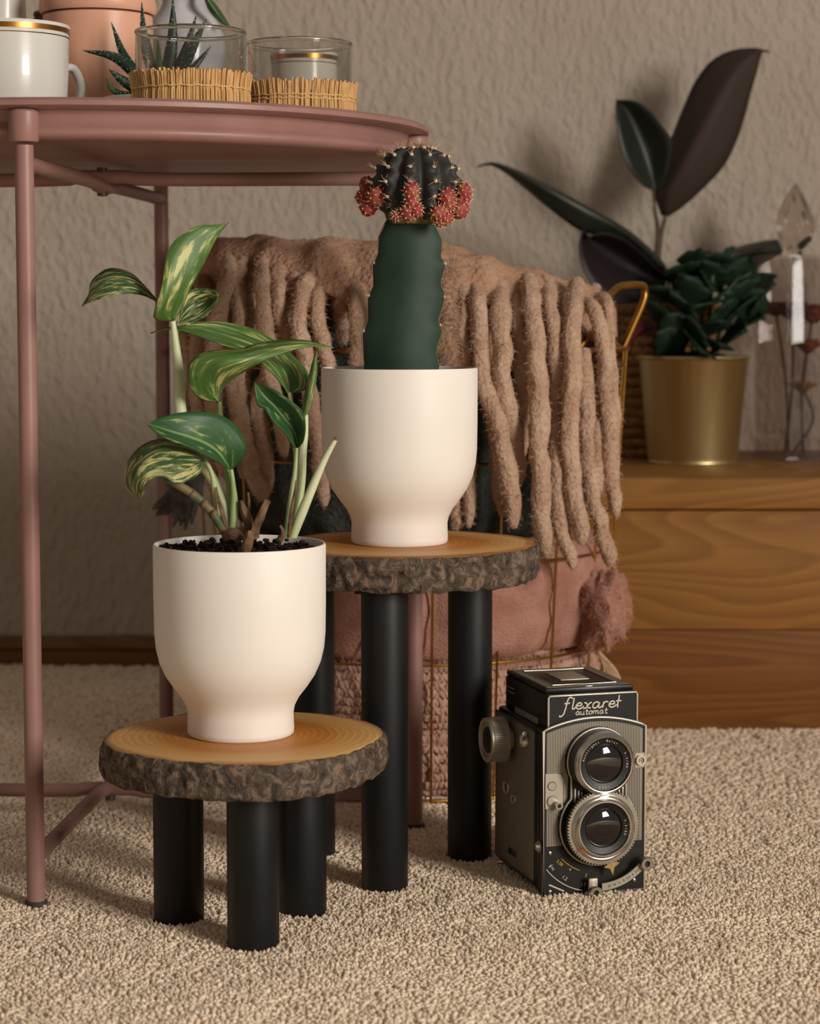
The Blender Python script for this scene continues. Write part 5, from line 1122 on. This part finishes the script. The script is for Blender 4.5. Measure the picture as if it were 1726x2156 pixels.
def g_m(o): return [[(o, 1), (o, 0)], [(o, .6), (o+.3, 1), (o+.55, .7), (o+.55, 0)], [(o+.55, .6), (o+.85, 1), (o+1.1, .7), (o+1.1, .1), (o+1.35, .1)]]
for g, o in ((g_a, 0), (g_u, 1.15), (g_t, 2.25), (g_o, 3.1), (g_m, 4.2), (g_a, 5.75), (g_t, 6.9)): S2_ += g(o)
strokes(mb, S2_, 24.5, 124.2, 2.3, HY0-1.7, .34, sx=1.3)
FB('name_lettering', mb, white_p, npl, 60, label='cream script lettering flexaret automat', kind='stuff')
# left side: grey leatherette, knob, sockets
mb = MB(); mb.box((0, D_/2+9.5, 60), (1.2, D_-12, 106), .5); FB('side_panel', mb, gry, body)
mb = MB(); mb.tube([(-.5, 9.5, 10), (-.5, 9.5, 110), (-.5, 12, 112.5), (-.5, D_+3, 112.5), (-.5, D_+3, 8), (-.5, 12, 8)], .45, 6, closed=True); FB('side_trim', mb, blk, body)
mb = MB(); mb.box((W_, D_/2+9.5, 60), (1.2, D_-12, 106), .5); FB('side_panel', mb, gry, body)
Rx_ = Matrix.Rotation(R(-90), 4, 'Y')            # lathe axis z -> -x (out of the left side)
def sided(prof, y, z, x=0, n=48): m_ = MB(); m_.lathe(prof, n, (0, 0, 0), M=Matrix.Translation((x, y, z)) @ Rx_); return m_
KY, KZ = 63, 98
kn = FB('focus_knob', sided([(0, 0), (7.5, 0), (7.5, 5), (15.4, 5.4), (15.8, 6.5), (15.8, 7.5), (15.2, 8)], KY, KZ), sil_d)
mb = MB(); n = 60
for q in range(n):
    a = 2*math.pi*q/n; mb.box((0, 0, 12.5), (1.0, 1.1, 9.5), .25, M=Matrix.Translation((0, KY, KZ)) @ Rx_ @ Matrix.Rotation(a, 4, 'Z') @ Matrix.Translation((15.2, 0, 0)), seg=1)
FB('knob_grip', mb, sil_d, kn, 30, kind='stuff')
FB('knob_barrel', sided([(14.9, 7.5), (15.1, 8), (15.1, 17), (15.6, 17.5), (15.6, 19), (14.6, 19.6), (12.4, 19.2), (12.0, 17.5), (0, 17.2)], KY, KZ), sil_d, kn)
FB('knob_cap', sided([(0, 17.0), (9.5, 17.2), (9.0, 18.2), (4.6, 18.4), (4.2, 19.2), (0, 19.4)], KY, KZ), blk_m, kn)
lv_ = FB('wind_lever', sided([(0, 0), (4.6, 0), (4.6, 3), (3.6, 4.6), (0, 5)], 31, 102), sil, body)
mb = MB(); mb.tube([(-3, 31, 102), (-4.5, 27, 107), (-4.5, 23, 109)], [2.6, 2.2, 1.8], 10); FB('lever_arm', mb, sil, lv_)
for y, z, r in ((70, 62, 5.0), (54, 57, 3.6)):
    ms2 = MB(); ms2.ring([(r*.6, 0), (r, 0), (r, 1.6), (r*.9, 2.2), (r*.6, 1.4)], 32, (0, 0, 0), M=Matrix.Translation((-.3, y, z)) @ Rx_); o = FB('spool_socket', ms2, sil_d, body); FB('socket_core', sided([(0, 0), (r*.62, 0), (r*.6, .9), (0, .9)], y, z, -.3, 20), blk_m, o)
FB('side_screw', sided([(0, 0), (4.2, 0), (4.2, 1), (3.3, 1.3), (3.3, 2), (2.2, 2.3), (2.2, 3), (0, 3.3)], 5.0, 35, .3, 28), sil_d, body)
mb = MB(); mb.box((-.6, 58, 18), (1, 16, 4.5), .4); FB('slot_plate', mb, blk, body)
for x, y in ((3, 4), (W_-3, 4), (3, D_), (W_-3, D_)):
    mb = MB(); mb.lathe([(0, -1), (2.2, -1), (2.8, 0), (2.8, 3), (0, 3)], 18, (x, y, 0)); FB('foot', mb, sil, body)
